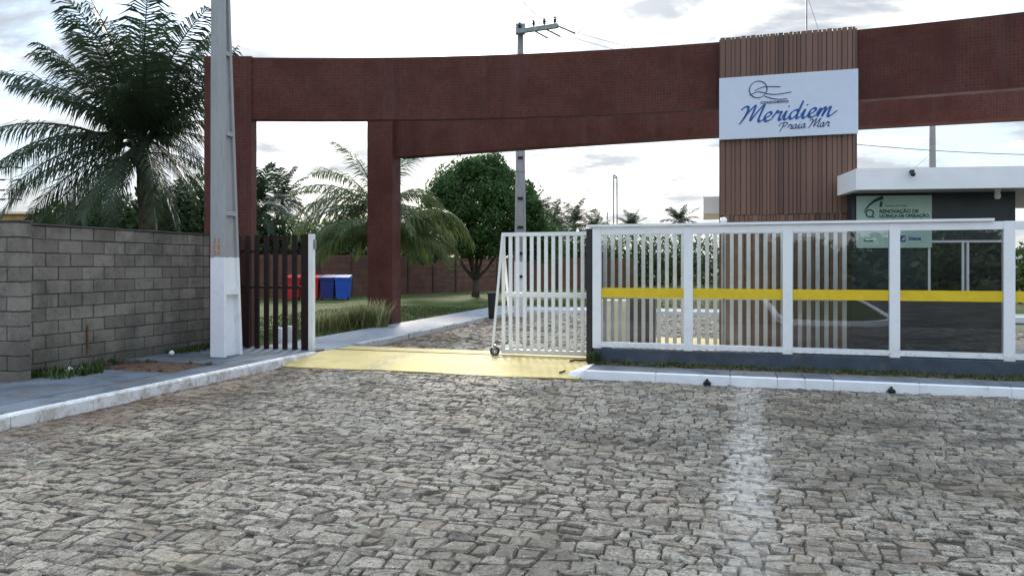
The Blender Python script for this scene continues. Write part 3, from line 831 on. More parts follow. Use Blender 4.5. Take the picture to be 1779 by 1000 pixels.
GL = {
    'M': (1.75, [[(-.25, 1.45), (-.1, 1.75), (.15, 1.8), (.28, 1.5), (.22, .8), (.05, .1), (-.08, -.12)], [(.12, .35), (.4, 1.2), (.75, 1.9), (.78, 1.3), (.72, .6), (.75, .15)], [(.75, .15), (1.1, 1.2), (1.45, 1.95), (1.42, 1.2), (1.36, .4), (1.48, .06), (1.72, .2)]]),
    'e': (.68, [[(-.05, .2), (.25, .45), (.5, .75), (.4, 1.0), (.18, .92), (.07, .5), (.18, .1), (.42, .05), (.7, .3)]]),
    'r': (.78, [[(0, .3), (.15, .8), (.22, 1.08), (.33, .9), (.58, .92), (.55, .55), (.56, .16), (.68, .04), (.8, .25)]]),
    'i': (.52, [[(0, .3), (.2, 1.0), (.16, .5), (.2, .1), (.34, .04), (.54, .3)], [(.21, 1.40), (.25, 1.48), (.29, 1.54)]]),
    'd': (.9, [[(.62, .82), (.42, 1.0), (.14, .8), (.05, .35), (.2, .04), (.42, .2), (.62, .7)], [(.72, 2.0), (.64, 1.1), (.6, .35), (.7, .05), (.92, .3)]]),
    'm': (1.3, [[(0, .3), (.16, .95), (.17, .5), (.12, 0)], [(.12, .1), (.32, .8), (.5, 1.0), (.52, .6), (.46, 0)], [(.46, .1), (.68, .8), (.88, 1.0), (.88, .5), (.9, .1), (1.05, .04), (1.5, .6)]]),
    'P': (.95, [[(.18, 1.45), (.12, .7), (-.1, -.45)], [(-.55, .85), (-.35, 1.35), (.2, 1.62), (.65, 1.5), (.72, 1.15), (.5, .8), (.12, .7)]]),
    'a': (.8, [[(.52, .85), (.32, 1.0), (.08, .72), (.05, .3), (.2, .04), (.4, .22), (.56, .95)], [(.56, .95), (.5, .35), (.58, .05), (.8, .28)]]),
}


def script(word, x, y, sx, sy, wide, thin, mat, rise=0.0):
    for chx in word:
        if chx == ' ': x += .45 * sx; continue
        adv, strokes = GL[chx]; b = MB()
        y += rise
        for stt in strokes: ribbon(b, [(x + px_ * sx + .33 * py_ * sy, y + py_ * sy) for px_, py_ in stt], wide, thin)
        b.build('letter', mat, parent=sign); x += adv * sx


ux_ = SWD / 241.0        # metres per photo pixel along the sign
script('Meridiem', 38 * ux_, .255, .200, .146, .050, .016, M['blue'], .005)
script('Praia', 110 * ux_, .115, .098, .070, .020, .009, M['navy'], .002)
script('Mar', 158 * ux_, .125, .092, .074, .020, .009, M['navy'], .002)
text_mesh('CONDOMINIO', .060, M['navy'], 'lettering', sign, (W(g0 + 74 * ux_, ST - .002, SZ0 + .555), U, ZV), spacing=1.12, thick=.004, bold=.002)
b = MB()
cx_, cz_, rr = 70 * ux_, .80, .138
ribbon(b, [(cx_ + rr * math.cos(a), cz_ + rr * math.sin(a)) for a in np.linspace(.2, 2 * math.pi + .2, 25)], .019, .009)
for pts in ([(cx_ - .06, cz_ - .02), (cx_ + .06, cz_ + .03), (cx_ + .16, cz_ + .035), (cx_ + .35, cz_ + .02)], [(cx_ - .14, cz_ - .09), (cx_, cz_ - .04), (cx_ + .16, cz_ - .085), (cx_ + .3, cz_ - .10), (cx_ + .52, cz_ - .075)], [(cx_ + .1, cz_ - .12), (cx_ + .22, cz_ - .165), (cx_ + .34, cz_ - .185), (cx_ + .45, cz_ - .18)]):
    ribbon(b, pts, .018, .009)
b.build('emblem', M['navy'], parent=sign)

# ------------------------------------------------------------------ dark slat fence, white post
SF = 11.30
slf = empty('slat_fence', W(-7.9, SF, 0.12), 'tall fence of dark brown upright slats beside the concrete pole', 'fence')
pxs = [398, 414, 430.5, 446.6, 463, 479, 495, 512]
slm = box_mesh('slat', (.088, .045, 2.03), M['slat'], .004)
for p in pxs: put('slat', slm, slf, W(s_at(p, SF), SF, .125 + 1.015 + random.uniform(-.006, .006)), -A + random.uniform(-.03, .03), 0, random.uniform(-.003, .003))
slm2 = box_mesh('slat', (.135, .05, 2.03), M['slat'], .004); put('slat', slm2, slf, W(s_at(530, SF), SF, 1.14), -A)
for z in (1.84, 1.2):
    b = MB(); b.st(s_at(392, SF), s_at(534, SF), SF + .028, SF + .05, z, z + .04); b.build('rail', M['slat'], parent=slf)
for i, (px_, hh_) in enumerate(((487, .30), (505, .34))):
    c = W(s_at(px_, 12.9), 12.9, .05); b = MB(); b.st_ch(s_at(px_, 12.9) - .07, s_at(px_, 12.9) + .07, 12.83, 12.97, .05, .05 + hh_, .01)
    b.build('marker_block', M['kerb_clean'], loc=c, label='small white painted concrete marker behind the slats, %s of two' % ('left' if i == 0 else 'right'), cat='marker', group='white markers by the gateway')
sw = s_at(541.5, SF)
b = MB(); b.st_ch(sw - .042, sw + .042, SF - .04, SF + .045, .1, 2.16, .004); o = b.build('gate_post', M['gate_white'], loc=W(sw, SF, .1), label='slim white post at the free end of the dark slat fence', cat='post')
b = MB(); b.st(sw + .044, sw + .075, SF - .02, SF + .03, 1.9, 2.06); b.build('catch', M['steel'], parent=o)

# ------------------------------------------------------------------ white sliding gate
GT = 11.84
gs0, gs1 = s_at(872, GT), s_at(1472, GT)
gate = empty('sliding_gate', W(gs0, GT, .09), 'white barred sliding gate standing half open behind the glass fence', 'gate')
b = MB(); b.st(gs0, gs1, GT - .025, GT + .025, 2.10, 2.165); b.build('top_rail', M['gate_white'], parent=gate)
b = MB(); b.st(gs0 + .04, gs1, GT - .022, GT + .022, 1.08, 1.155); b.build('middle_rail', M['gate_white'], parent=gate)
b = MB(); b.st(gs0, gs1, GT - .03, GT + .03, .125, .20); b.build('bottom_rail', M['gate_white'], parent=gate)
bar = box_mesh('bar', (.058, .035, 1.9), M['gate_white'], .003)
s = gs0 + .029; i = 0
while s < gs1:
    put('bar', bar, gate, W(s, GT + random.uniform(-.002, .002), 1.15), -A); s += .1235
# outrigger with wheel at the leading end
e0, e1 = Vector(P(856, 604, 12.35)), Vector(P(905, 600, 12.72))
top = Vector(W(gs0 + .02, GT - .03, 2.12))
b = MB(); b.tube([e0, e1], .028, 8); b.build('foot_bar', M['gate_white'], parent=gate)
for e in (e0, Vector(W(gs0 + .08, GT + .35, .21))):
    b = MB(); b.tube([top, e], .022, 8); b.build('brace', M['gate_white'], parent=gate)
b = MB(); b.tube([W(gs0 + .08, GT + .36, .21), W(gs0 + .08, GT, .19)], .02, 6); b.build('foot_bar', M['gate_white'], parent=gate)
wc = Vector((e0.x + .035, e0.y, .165))
wax = V
def wheel(mb, r0, r1, w_, n=18):
    base = len(mb.v)
    for k in range(n):
        a = 2 * math.pi * k / n; d = U * math.cos(a) + ZV * math.sin(a)
        for rr_, q in ((r0, -w_), (r1, -w_), (r1, w_), (r0, w_)): mb.v.append(tuple(wc + d * rr_ + wax * q))
    for k in range(n):
        p, q = base + 4 * k, base + 4 * ((k + 1) % n)
        for j in range(4): mb.f.append((p + j, p + (j + 1) % 4, q + (j + 1) % 4, q + j))
b = MB(); wheel(b, .055, .082, .018); wh = b.build('wheel', M['rubber'], parent=gate)
b = MB(); wheel(b, .012, .054, .012); o = b.build('hub', M['steel'], parent=gate)
o.parent = wh
b = MB(); b.bx(wc + Vector((0, 0, .06)), (.03, .07, .1)); b.build('wheel_fork', M['steel'], parent=gate)

# ------------------------------------------------------------------ glass fence on a low slate base
FT = 11.35; FZ0, FZ1 = .345, 2.205
lw = MB(); lw.st_ch(-2.0, 14, FT - .07, FT + .1, 0.05, .325, .008)
lw.build('low_wall', M['base_wall'], loc=W(5, FT, .05), label='low dark slate painted base wall under the glass fence', cat='wall')
px_posts = [1037.5, 1196, 1368, 1553.5, 1752]
fs = [s_at(p, FT) for p in px_posts]
step = fs[4] - fs[3]
fs += [fs[4] + step, fs[4] + 2 * step, fs[4] + 3 * step]
fence = empty('glass_fence', W(1, FT, .33), 'white framed glass fence with yellow warning stripe in front of the guardhouse', 'fence')
hw = .066
for i, s in enumerate(fs):
    b = MB(); b.st_ch(s - hw, s + hw, FT - .045, FT + .045, FZ0 - .02, FZ1, .004); b.build('post', M['frame_white'], parent=fence)
    b = MB(); b.st(s - .03, s + .03, FT - .05, FT + .03, FZ0 - .05, FZ0 + .04); b.build('bracket', M['frame_white'], parent=fence)
for a, c in zip(fs, fs[1:]):
    b = MB(); b.st(a + hw + .001, c - hw - .001, FT - .04, FT + .04, FZ1 - .11, FZ1 - .002); b.build('top_rail', M['frame_white'], parent=fence)
    b = MB(); b.st(a + hw + .001, c - hw - .001, FT - .04, FT + .04, FZ0, FZ0 + .075); b.build('bottom_rail', M['frame_white'], parent=fence)
    b = MB(); b.st(a + hw + .001, c - hw - .001, FT - .004, FT + .004, FZ0 + .074, FZ1 - .109); b.build('glass_pane', M['glass'], parent=fence)
    b = MB(); b.st(a + hw + .002, c - hw - .002, FT - .0075, FT - .0045, 1.115, 1.262); b.build('warning_stripe', M['yellow_tape'], parent=fence)
b = MB(); b.st(fs[0] - .16, s_at(1727, FT - .05), FT - .075, FT + .03, FZ1 + .003, FZ1 + .04); b.build('cap_rail', M['frame_white'], parent=fence)
b = MB(); b.st_ch(fs[0] - hw - .10, fs[0] - hw - .004, FT - .03, FT + .75, .09, 2.185, .006); b.build('guide_post', M['black_steel'], loc=W(fs[0] - .12, FT + .3, .1), label='dark guide post between the white gate and the glass fence', cat='post')
# globe lamp on top of the frame
sg = s_at(1257, FT + .2); c = W(sg, FT + .2, 0)
b = MB(); b.tube([(c[0], c[1], .1), (c[0], c[1], 2.24)], .018, 8); lampo = b.build('globe_lamp', M['steel'], loc=(c[0], c[1], .1), label='small white globe lamp on a thin stem behind the glass fence', cat='lamp')
b = MB(); b.lathe((c[0], c[1], 2.29), [(.054 * math.sin(q) + .001, -.054 * math.cos(q)) for q in np.linspace(0, math.pi, 9)], 14); b.build('globe', M['lamp_glass'], parent=lampo, smooth=True)

# ------------------------------------------------------------------ guardhouse
ca = Vector(P(1487, 329, 10.75)); cb = Vector(P(1779, 325, 10.44)); wdir = (cb - ca); wdir.z = 0; wdir.normalize(); wn = Vector((-wdir.y, wdir.x, 0))
G0 = Vector((ca.x, ca.y, 0))
gh = empty('guardhouse', G0 + wdir * 2 + wn * 2, 'low dark guardhouse with a deep white canopy right of the tower', 'guardhouse')


def gbox(mb, a0, a1, b0, b1, z0, z1):
    q = [G0 + wdir * a + wn * c_ for a, c_ in ((a0, b0), (a1, b0), (a1, b1), (a0, b1))]
    mb.hexa([(p.x, p.y, z0) for p in q], [(p.x, p.y, z1) for p in q])


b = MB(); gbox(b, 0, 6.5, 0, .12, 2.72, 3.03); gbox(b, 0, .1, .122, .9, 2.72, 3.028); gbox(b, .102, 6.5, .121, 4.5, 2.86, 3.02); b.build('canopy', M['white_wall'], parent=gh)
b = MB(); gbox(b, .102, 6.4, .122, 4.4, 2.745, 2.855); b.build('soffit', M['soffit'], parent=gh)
def a_of(px, off):
    o0 = G0 + wn * off; k = (px - CX) / F; d = Vector((k, 1)); # o0 + a*wdir = m*d
    det = wdir.x * (-d.y) + d.x * wdir.y; rx, ry = -o0.x, -o0.y
    return (rx * (-d.y) + d.x * ry) / det
GO = .85
aL, aR = a_of(1480, GO), a_of(1764, GO)
w0_, w1_ = a_of(1612, GO), a_of(1755, GO)
ZS, ZH = 1.12, 2.0
b = MB(); gbox(b, aL, w0_, GO, GO + .15, 0.05, 2.743); gbox(b, w1_, aR, GO, GO + .15, .05, 2.743); gbox(b, w0_ + .001, w1_ - .001, GO, GO + .15, .05, ZS); gbox(b, w0_ + .001, w1_ - .001, GO, GO + .15, ZH, 2.743)
gbox(b, aL, aL + .15, GO + .151, GO + 3, .05, 2.743); gbox(b, aR - .15, aR, GO + .151, GO + 3, .05, 2.743); gbox(b, aL + .151, aR - .151, GO + 2.85, GO + 3, .05, 2.743)
b.build('wall', M['charcoal'], parent=gh)
wm = a_of(1677, GO)
b = MB()
fw = .035
gbox(b, w0_, w1_, GO - .012, GO + .04, ZH - fw, ZH - .001); gbox(b, w0_, w1_, GO - .012, GO + .04, ZS + .001, ZS + fw)
for a in (w0_ + fw / 2, wm - .035, wm + .035, w1_ - fw / 2): gbox(b, a - fw / 2, a + fw / 2, GO - .010, GO + .038, ZS + fw + .001, ZH - fw - .001)
win = b.build('window_frame', M['frame_white'], parent=gh)
for a0, a1 in ((w0_ + fw, wm - .055), (wm + .055, w1_ - fw)):
    b = MB(); gbox(b, a0, a1, GO + .012, GO + .02, ZS + fw, ZH - fw); o = b.build('pane', M['dark_glass'], parent=gh); o.parent = win; 
b = MB(); gbox(b, .4, 6.0, 1.2, 3.5, 0.0, .1); b.build('floor_slab', M['slab'], parent=gh)
# soffit lamp and camera
p = G0 + wdir * a_of(1733, .45) + wn * .45
b = MB(); b.lathe((p.x, p.y, 2.60), [(.03, 0), (.045, .03), (.035, .11), (.05, .145)], 12); b.build('soffit_lamp', M['lamp_glass'], loc=(p.x, p.y, 2.6), label='small white lamp under the guardhouse canopy', cat='lamp')
p = G0 + wdir * a_of(1583, -.03) + wn * -.03; zc = CAMH + (HZ - 301) * p.y / F
b = MB(); b.bx((p.x, p.y - .02, zc + .02), (.03, .08, .05)); cm = b.build('security_camera', M['black_steel'], loc=(p.x, p.y, zc), label='small dark security camera on the white canopy edge', cat='camera')
b = MB(); b.lathe((p.x, p.y - .05, zc - .02), [(.034 * math.sin(q) + .001, -.034 * math.cos(q)) for q in np.linspace(0, math.pi, 7)], 12); b.build('lens_dome', M['black_steel'], parent=cm, smooth=True)

# licence board on the guardhouse wall
l0, l1 = a_of(1489, GO - .05), a_of(1619, GO - .05)
pz = (G0 + wdir * l0 + wn * GO).y; LZ1, LZ0 = 2.70, 1.885
bo = G0 + wdir * l0 + wn * (GO - .05)
board = empty('licence_board', (bo.x, bo.y, LZ0), 'pale green licence notice board on the guardhouse wall', 'notice board')
b = MB(); gbox(b, l0, l1, GO - .05, GO - .012, LZ0, LZ1); b.build('panel', M['board_green'], parent=board)
LW = l1 - l0


def fr(x, z): 
    q = G0 + wdir * (l0 + x * LW) + wn * (GO - .052); return ((q.x, q.y, LZ0 + z), wdir, ZV)


text_mesh('RENOVAÇÃO DE', .075, M['deep_green'], 'lettering', board, fr(.30, .545), thick=.002, bold=.0025, spacing=1.0)
text_mesh('LICENÇA DE OPERAÇÃO', .066, M['deep_green'], 'lettering', board, fr(.30, .475), thick=.002, bold=.0025, spacing=.98)
text_mesh('Governo do Estado', .04, M['deep_green'], 'lettering', board, fr(.38, .645), thick=.002)
text_mesh('Validade', .035, M['deep_green'], 'lettering', board, fr(.09, .15), thick=.002)
text_mesh('Processo', .042, M['deep_green'], 'lettering', board, fr(.09, .10), thick=.002, bold=.002)
text_mesh('Idema', .075, M['print_blue'], 'lettering', board, fr(.69, .12), thick=.002, bold=.003)


def flat_poly(pts, name, mat, d=.054):
    b = MB(); n = len(pts); q = []
    for x, z in pts:
        for dd in (d, d - .003):
            p = G0 + wdir * (l0 + x * LW) + wn * (GO - dd); b.v.append((p.x, p.y, LZ0 + z))
    for i in range(n):
        k = (i + 1) % n; b.f.append((2 * i, 2 * k, 2 * k + 1, 2 * i + 1))
    b.f.append(tuple(2 * i for i in range(n))); return b.build(name, mat, parent=board)


def arc_band(cx, cz, r0, r1, a0, a1, name, mat, n=14, ax_=1.0):
    b = MB()
    for i in range(n + 1):
        a = a0 + (a1 - a0) * i / n
        for r_ in (r0[0] + (r0[1] - r0[0]) * i / n, r1[0] + (r1[1] - r1[0]) * i / n):
            for dd in (.054, .051):
                p = G0 + wdir * (l0 + cx + r_ * math.cos(a) * ax_) + wn * (GO - dd); b.v.append((p.x, p.y, LZ0 + cz + r_ * math.sin(a)))
    for i in range(n):
        p, q = 4 * i, 4 * (i + 1); b.f += [(p, q, q + 2, p + 2), (p, q, q + 1, p + 1), (p + 2, q + 2, q + 3, p + 3)]
    return b.build(name, mat, parent=board)


arc_band(.17 * LW, .54, (.045, .045), (.066, .066), 0, 2 * math.pi, 'emblem', M['deep_green'])
flat_poly([(.195, .495), (.22, .495), (.235, .47), (.21, .47)], 'emblem', M['deep_green'])
arc_band(.40 * LW, .36, (.385, .40), (.395, .46), R(150), R(97), 'swoosh', M['deep_green'])
flat_poly([(.30, .64), (.335, .64), (.345, .72), (.31, .73)], 'emblem', M['deep_green'])
flat_poly([(.575, .09), (.65, .09), (.65, .19), (.575, .19)], 'emblem', M['print_blue'])
flat_poly([(.59, .11), (.64, .125), (.635, .175)], 'emblem', M['sign_white'], .0575)

# canopy on the far side of the tower
b = MB()
qa = Vector(P(1222, 342, 14.2)); z1_ = qa.z; z0_ = CAMH + (HZ - 371) * 14.2 / F
b.hexa([W(*q) for q in ()] if False else [(qa.x, 14.2, z0_), (qa.x + 1.9, 13.7, z0_), (qa.x + 2.4, 15.6, z0_), (qa.x + .5, 16.1, z0_)], [(qa.x, 14.2, z1_), (qa.x + 1.9, 13.7, z1_), (qa.x + 2.4, 15.6, z1_), (qa.x + .5, 16.1, z1_)])
rc = b.build('rear_canopy', M['white_wall'], loc=(qa.x + 1.2, 15, 0), label='white canopy edge showing left of the wooden tower', cat='canopy')
b = MB(); b.hexa([(qa.x + .5, 14.6, .0), (qa.x + .7, 14.5, 0), (qa.x + .8, 14.8, 0), (qa.x + .6, 14.9, 0)], [(qa.x + .5, 14.6, z0_ - .002), (qa.x + .7, 14.5, z0_ - .002), (qa.x + .8, 14.8, z0_ - .002), (qa.x + .6, 14.9, z0_ - .002)])
b.build('leg', M['black_steel'], parent=rc)
# pale planter and dark cabinet seen through the first panes
c0 = s_at(1046, 13.4); c1 = s_at(1092, 13.4); c2 = s_at(1140, 13.5)
b = MB(); b.st_ch(c0, c1, 13.2, 13.6, 0, .98, .01); b.build('meter_pillar', M['beige'], loc=W((c0 + c1) / 2, 13.4, 0), label='pale beige pillar behind the first fence pane', cat='pillar')
b = MB(); b.st_ch(c1 + .03, c2, 13.25, 13.55, 0, 1.02, .01); mc = b.build('cabinet', M['charcoal'], loc=W((c1 + c2) / 2, 13.4, 0), label='dark cabinet beside the pale pillar behind the glass', cat='cabinet')
b = MB(); b.st(c1 + .06, c2 - .03, 13.235, 13.249, .1, .95); b.build('door', M['black_steel'], parent=mc)
sheet('forecourt', M['ramp'], [((s_at(1140, 14.2), 12.9), (s_at(1252, 12.9), 12.9), (s_at(1252, 16.4), 16.4), (s_at(1138, 16.4), 16.4))], 0.03)

# ------------------------------------------------------------------ second concrete pole with crossarm and wires
PY = 23.0
p2 = Vector(P(904, 545, PY)); ztop = CAMH + (HZ - 47) * PY / F
pole2 = empty('utility_pole', (p2.x, PY, 0), 'tall bare concrete utility pole with crossarm rising behind the portal', 'utility pole')
b = MB()
for i in range(4):
    za, zb = ztop * i / 4, ztop * (i + 1) / 4 - .002
    wa, wb = .21 - .03 * i, .21 - .03 * (i + 1)
    for sx_ in (-1, 1): b.hexa([(p2.x + sx_ * (wa - .03) - .03, PY - .13, za), (p2.x + sx_ * (wa - .03) + .03, PY - .13, za), (p2.x + sx_ * (wa - .03) + .03, PY + .13, za), (p2.x + sx_ * (wa - .03) - .03, PY + .13, za)],
                              [(p2.x + sx_ * (wb - .03) - .03, PY - .11, zb), (p2.x + sx_ * (wb - .03) + .03, PY - .11, zb), (p2.x + sx_ * (wb - .03) + .03, PY + .11, zb), (p2.x + sx_ * (wb - .03) - .03, PY + .11, zb)])
    b.hexa([(p2.x - wa + .06, PY - .10, za), (p2.x + wa - .06, PY - .10, za), (p2.x + wa - .06, PY + .1, za), (p2.x - wa + .06, PY + .1, za)], [(p2.x - wb + .06, PY - .085, zb), (p2.x + wb - .06, PY - .085, zb), (p2.x + wb - .06, PY + .085, zb), (p2.x - wb + .06, PY + .085, zb)])
b.build('shaft', M['pole_paint'], parent=pole2)
for r_ in (200, 275, 345, 395, 440, 480):
    b = MB(); b.bx((p2.x, PY - .115, CAMH + (HZ - r_) * PY / F), (.16, .03, .08)); b.build('step_block', M['rubber'], parent=pole2)
a0 = Vector((p2.x - .12, PY - .2, ztop - .22)); a1 = Vector(P(969, 45, PY - .9))
dd_ = (a1 - a0); 
b = MB(); Mx = dd_.to_track_quat('X', 'Z').to_matrix(); b.bx((a0 + a1) / 2, (dd_.length, .11, .13), Mx); b.build('crossarm', M['steel'], parent=pole2)
b = MB(); b.bx((p2.x, PY - .08, ztop - .1), (.3, .34, .26)); b.build('clamp', M['steel'], parent=pole2)
ins = []
for f in (.08, .42, .68, .93):
    q = a0 + dd_ * f + Vector((0, 0, .07)); ins.append(q + Vector((0, 0, .2)))
    b = MB(); b.lathe(tuple(q), [(.02, 0), (.02, .04), (.06, .06), (.03, .09), (.065, .12), (.035, .16), (.04, .2)], 10); b.build('insulator', M['ceramic'], parent=pole2)
def wire(pts, label, rad=.009, grp='overhead wires'):
    b = MB(); b.tube(pts, rad, 5); return b.build('overhead_wire', M['wire'], loc=tuple(pts[0]), label=label, cat='wire', group=grp)
def sag(p, q, d, n=14): return [Vector(p).lerp(Vector(q), i / n) - Vector((0, 0, d * 4 * (i / n) * (1 - i / n))) for i in range(n + 1)]
for i, (qx, lab) in enumerate(((842, 'overhead wire from the pole arm, leftmost at the top edge'), (876, 'overhead wire from the pole arm, second from the left at the top edge'), (905, 'overhead wire from the pole arm, third from the left at the top edge'))):
    e = Vector(P(qx - 25, -34, 11.5)); wire(sag(ins[i], e, .12), lab)
for i, (px_, ry, lab) in enumerate(((1100, 74, 'overhead wire leaving the crossarm tip to the right, upper of two'), (1105, 84, 'overhead wire leaving the crossarm to the right, lower of two'))):
    wire(sag(a1 - dd_ * (.04 + .3 * i) - Vector((0, 0, .03)), Vector(P(1420, 128 + 18 * i, 50)), .5), lab, .006)
b = MB()
b.tube([ins[3], ins[3] + Vector((.35, -.1, .28)), ins[3] + Vector((.75, -.1, .1)), ins[3] + Vector((.9, -.1, -.3)), a1 + Vector((.62, 0, -.22))], .008, 5)
b.tube([ins[2], ins[2] + Vector((.25, -.1, .15)), a1 + Vector((.0, 0, .0))], .008, 5); b.tube([a1, a1 + Vector((.55, .3, -.14))], .022, 6); b.tube([a1 - dd_ * .35, a1 - dd_ * .35 + Vector((.55, .3, -.17))], .022, 6); b.tube([a1 - dd_ * .62, a1 - dd_ * .62 + Vector((.5, .3, -.17))], .022, 6)
b.build('jumper_cable', M['wire'], parent=pole2)

# pole and wires behind the guardhouse
p3 = Vector(P(1620, 300, 30)); b = MB(); b.tube([(p3.x, 30, 0), (p3.x, 30, CAMH + (HZ - 150) * 30 / F)], [.17, .10], 10)
b.build('utility_pole', M['pole'], loc=(p3.x, 30, 0), label='plain grey pole rising behind the guardhouse canopy', cat='utility pole')
wire(sag(P(1440, 246, 30.0), P(1900, 270, 30.0), .15), 'single wire crossing the sky above the guardhouse canopy', .016)
b = MB(); b.tube(sag(P(1620, 262, 29.8), P(1590, 290, 24), .05), .008, 4); b.build('overhead_wire', M['wire'], loc=P(1620, 262, 29.8), label='short wire dropping from the grey pole to the guardhouse', cat='wire', group='overhead wires')

# ------------------------------------------------------------------ far mast, floodlight pole, yellow house
q = Vector(P(1069, 392, 110))
b = MB(); hh = CAMH + (HZ - 303) * 110 / F
mast = empty('radio_mast', (q.x, 110, 0), 'distant thin twin-legged mast above the treetops', 'mast')
for dx, top_ in ((-.3, hh), (.3, hh - .4)):
    b = MB(); b.tube([(q.x + dx, 110, 0), (q.x + dx * .8, 110, top_)], .11, 6); b.build('leg', M['steel'], parent=mast)
b = MB(); b.tube([(q.x - .3, 110, hh - .5), (q.x + .3, 110, hh - .5)], .1, 6); b.tube([(q.x - .24, 110, hh - .05), (q.x + .24, 110, hh - .4)], .1, 6); b.build('crosspiece', M['steel'], parent=mast)
b = MB(); b.tube([(q.x - .95, 112, 0), (q.x - .95, 112, CAMH + (HZ - 368) * 112 / F)], .1, 6); b.build('slim_pole', M['steel'], loc=(q.x - .95, 112, 0), label='short slim pole just left of the distant twin mast', cat='pole')

q = Vector(P(20, 283, 60))
fl = empty('floodlight_pole', (q.x, 60, 0), 'distant white floodlight pole left of the big palm', 'light pole')
b = MB(); b.tube([(q.x - .1, 60, 0), (q.x, 60, q.z)], [.16, .09], 8); b.build('pole', M['white_wall'], parent=fl)
for r_ in (291, 312, 330, 346):
    z = CAMH + (HZ - r_) * 60 / F
    for sx_ in (-1, 1):
        b = MB(); b.tube([(q.x, 60, z), (q.x + sx_ * .62, 60, z + .02)], .03, 5); b.bx((q.x + sx_ * .68, 59.9, z - .03), (.34, .22, .12)); b.build('floodlight', M['black_steel'], parent=fl)
h0 = Vector(P(-40, 388, 45)); h1 = Vector(P(75, 388, 45))
house = empty('ochre_house', ((h0.x + h1.x) / 2, 46, 0), 'ochre house with brown roof beyond the block wall', 'house')
b = MB(); zr = CAMH + (HZ - 372) * 45 / F; b.hexa([(h0.x, 45, 0), (h1.x, 45, 0), (h1.x, 50, 0), (h0.x, 50, 0)], [(h0.x, 45, zr), (h1.x, 45, zr), (h1.x, 50, zr), (h0.x, 50, zr)]); b.build('wall', M['yellow_house'], parent=house)
b = MB(); b.add([(h0.x - .2, 44.7, zr), (h1.x + .2, 44.7, zr), (h1.x + .2, 50.2, zr), (h0.x - .2, 50.2, zr), (h0.x - .2, 47.5, zr + .35), (h1.x + .2, 47.5, zr + .35)], [(0, 1, 5, 4), (2, 3, 4, 5), (1, 2, 5), (3, 0, 4), (3, 2, 1, 0)]); b.build('roof', M['roof_tile'], parent=house)

# ------------------------------------------------------------------ perimeter wall of panels and posts at the far side of the lawn
w0 = Vector((-19.0, 35.0, 0)); w1 = Vector((-9.3, 35.2, 0)); w2 = Vector((-1.0, 47.0, 0)); w3 = Vector((9.0, 52.0, 0))
perim = empty('perimeter_wall', (-9.3, 35.2, 0), 'long brown panel wall with posts at the far edge of the lawn', 'wall')
pan = {}
for a, c in ((w0, w1), (w1, w2), (w2, w3)):
    d = c - a; L_ = d.length; nb_ = max(1, round(L_ / 2.2)); bl = L_ / nb_; d.normalize(); rz = math.atan2(d.y, d.x)
    key = round(bl, 3)
    if key not in pan: pan[key] = (box_mesh('wall_panel', (bl - .12, .06, .349), M['perim'], .012), box_mesh('wall_post', (.13, .14, 2.2), M['perim_post'], .01))
    for i in range(nb_):
        put('wall_post', pan[key][1], perim, a + d * (bl * i) + Vector((0, 0, 1.12)), rz)
        for k in range(6): put('wall_panel', pan[key][0], perim, a + d * (bl * (i + .5)) + Vector((0, 0, .2 + .352 * k)), rz, random.uniform(-.01, .01))

# ------------------------------------------------------------------ wheeled bins on the lawn
def make_bin(px, mat, label, lidmat=None):
    Y = 33.4; x, _, _ = P(px, 500, Y); z0 = .06
    o = empty('wheeled_bin', (x, Y, z0), label, 'bin', 'wheeled bins by the brown wall')
    b = MB(); w, d, h = .32, .33, .98
    b.hexa([(x - w * .8, Y - d * .8, z0 + .06), (x + w * .8, Y - d * .8, z0 + .06), (x + w * .8, Y + d * .8, z0 + .06), (x - w * .8, Y + d * .8, z0 + .06)], [(x - w, Y - d, z0 + h), (x + w, Y - d, z0 + h), (x + w, Y + d, z0 + h), (x - w, Y + d, z0 + h)])
    b.bx((x, Y - d - .006, z0 + h - .04), (w * 2 + .04, .03, .08)); b.build('body', mat, parent=o)
    b = MB(); b.hexa([(x - w - .03, Y - d - .04, z0 + h + .002), (x + w + .03, Y - d - .04, z0 + h + .002), (x + w + .03, Y + d + .05, z0 + h + .06), (x - w - .03, Y + d + .05, z0 + h + .06)], [(x - w - .03, Y - d - .04, z0 + h + .05), (x + w + .03, Y - d - .04, z0 + h + .05), (x + w, Y + d + .05, z0 + h + .16), (x - w, Y + d + .05, z0 + h + .16)])
    b.build('lid', mat, parent=o)
    b = MB(); b.tube([(x - w, Y + d + .1, z0 + h), (x + w, Y + d + .1, z0 + h)], .02, 6); b.build('handle', mat, parent=o)
    for sx_ in (-1, 1):
        b = MB(); b.tube([(x + sx_ * (w * .8 - .02), Y - d * .55, z0 + .09), (x + sx_ * (w * .8 + .04), Y - d * .55, z0 + .09)], .09, 12); b.build('wheel', M['rubber'], parent=o)


make_bin(511, M['bin_red'], 'red wheeled bin seen between the dark slats')
make_bin(544, M['bin_red'], 'red wheeled bin just right of the slim white post')
make_bin(571, M['bin_navy'], 'navy wheeled bin between the red and the bright blue bin')
make_bin(596.5, M['bin_blue'], 'bright blue wheeled bin at the right end of the row')

# small dark litter bin post by the gate end
x, y, _ = P(855, 552, 21.5)
lb = empty('litter_bin', (x, y, .0), 'small dark bin on the path edge behind the gate end', 'bin')
b = MB(); b.lathe((x, y, 0.05), [(.10, 0), (.11, .06), (.13, .7), (.14, .72)], 12); b.build('body', M['black_steel'], parent=lb)
b = MB(); b.lathe((x, y, .772), [(.15, 0), (.14, .04), (.06, .07)], 12); b.build('lid', M['rubber'], parent=lb)


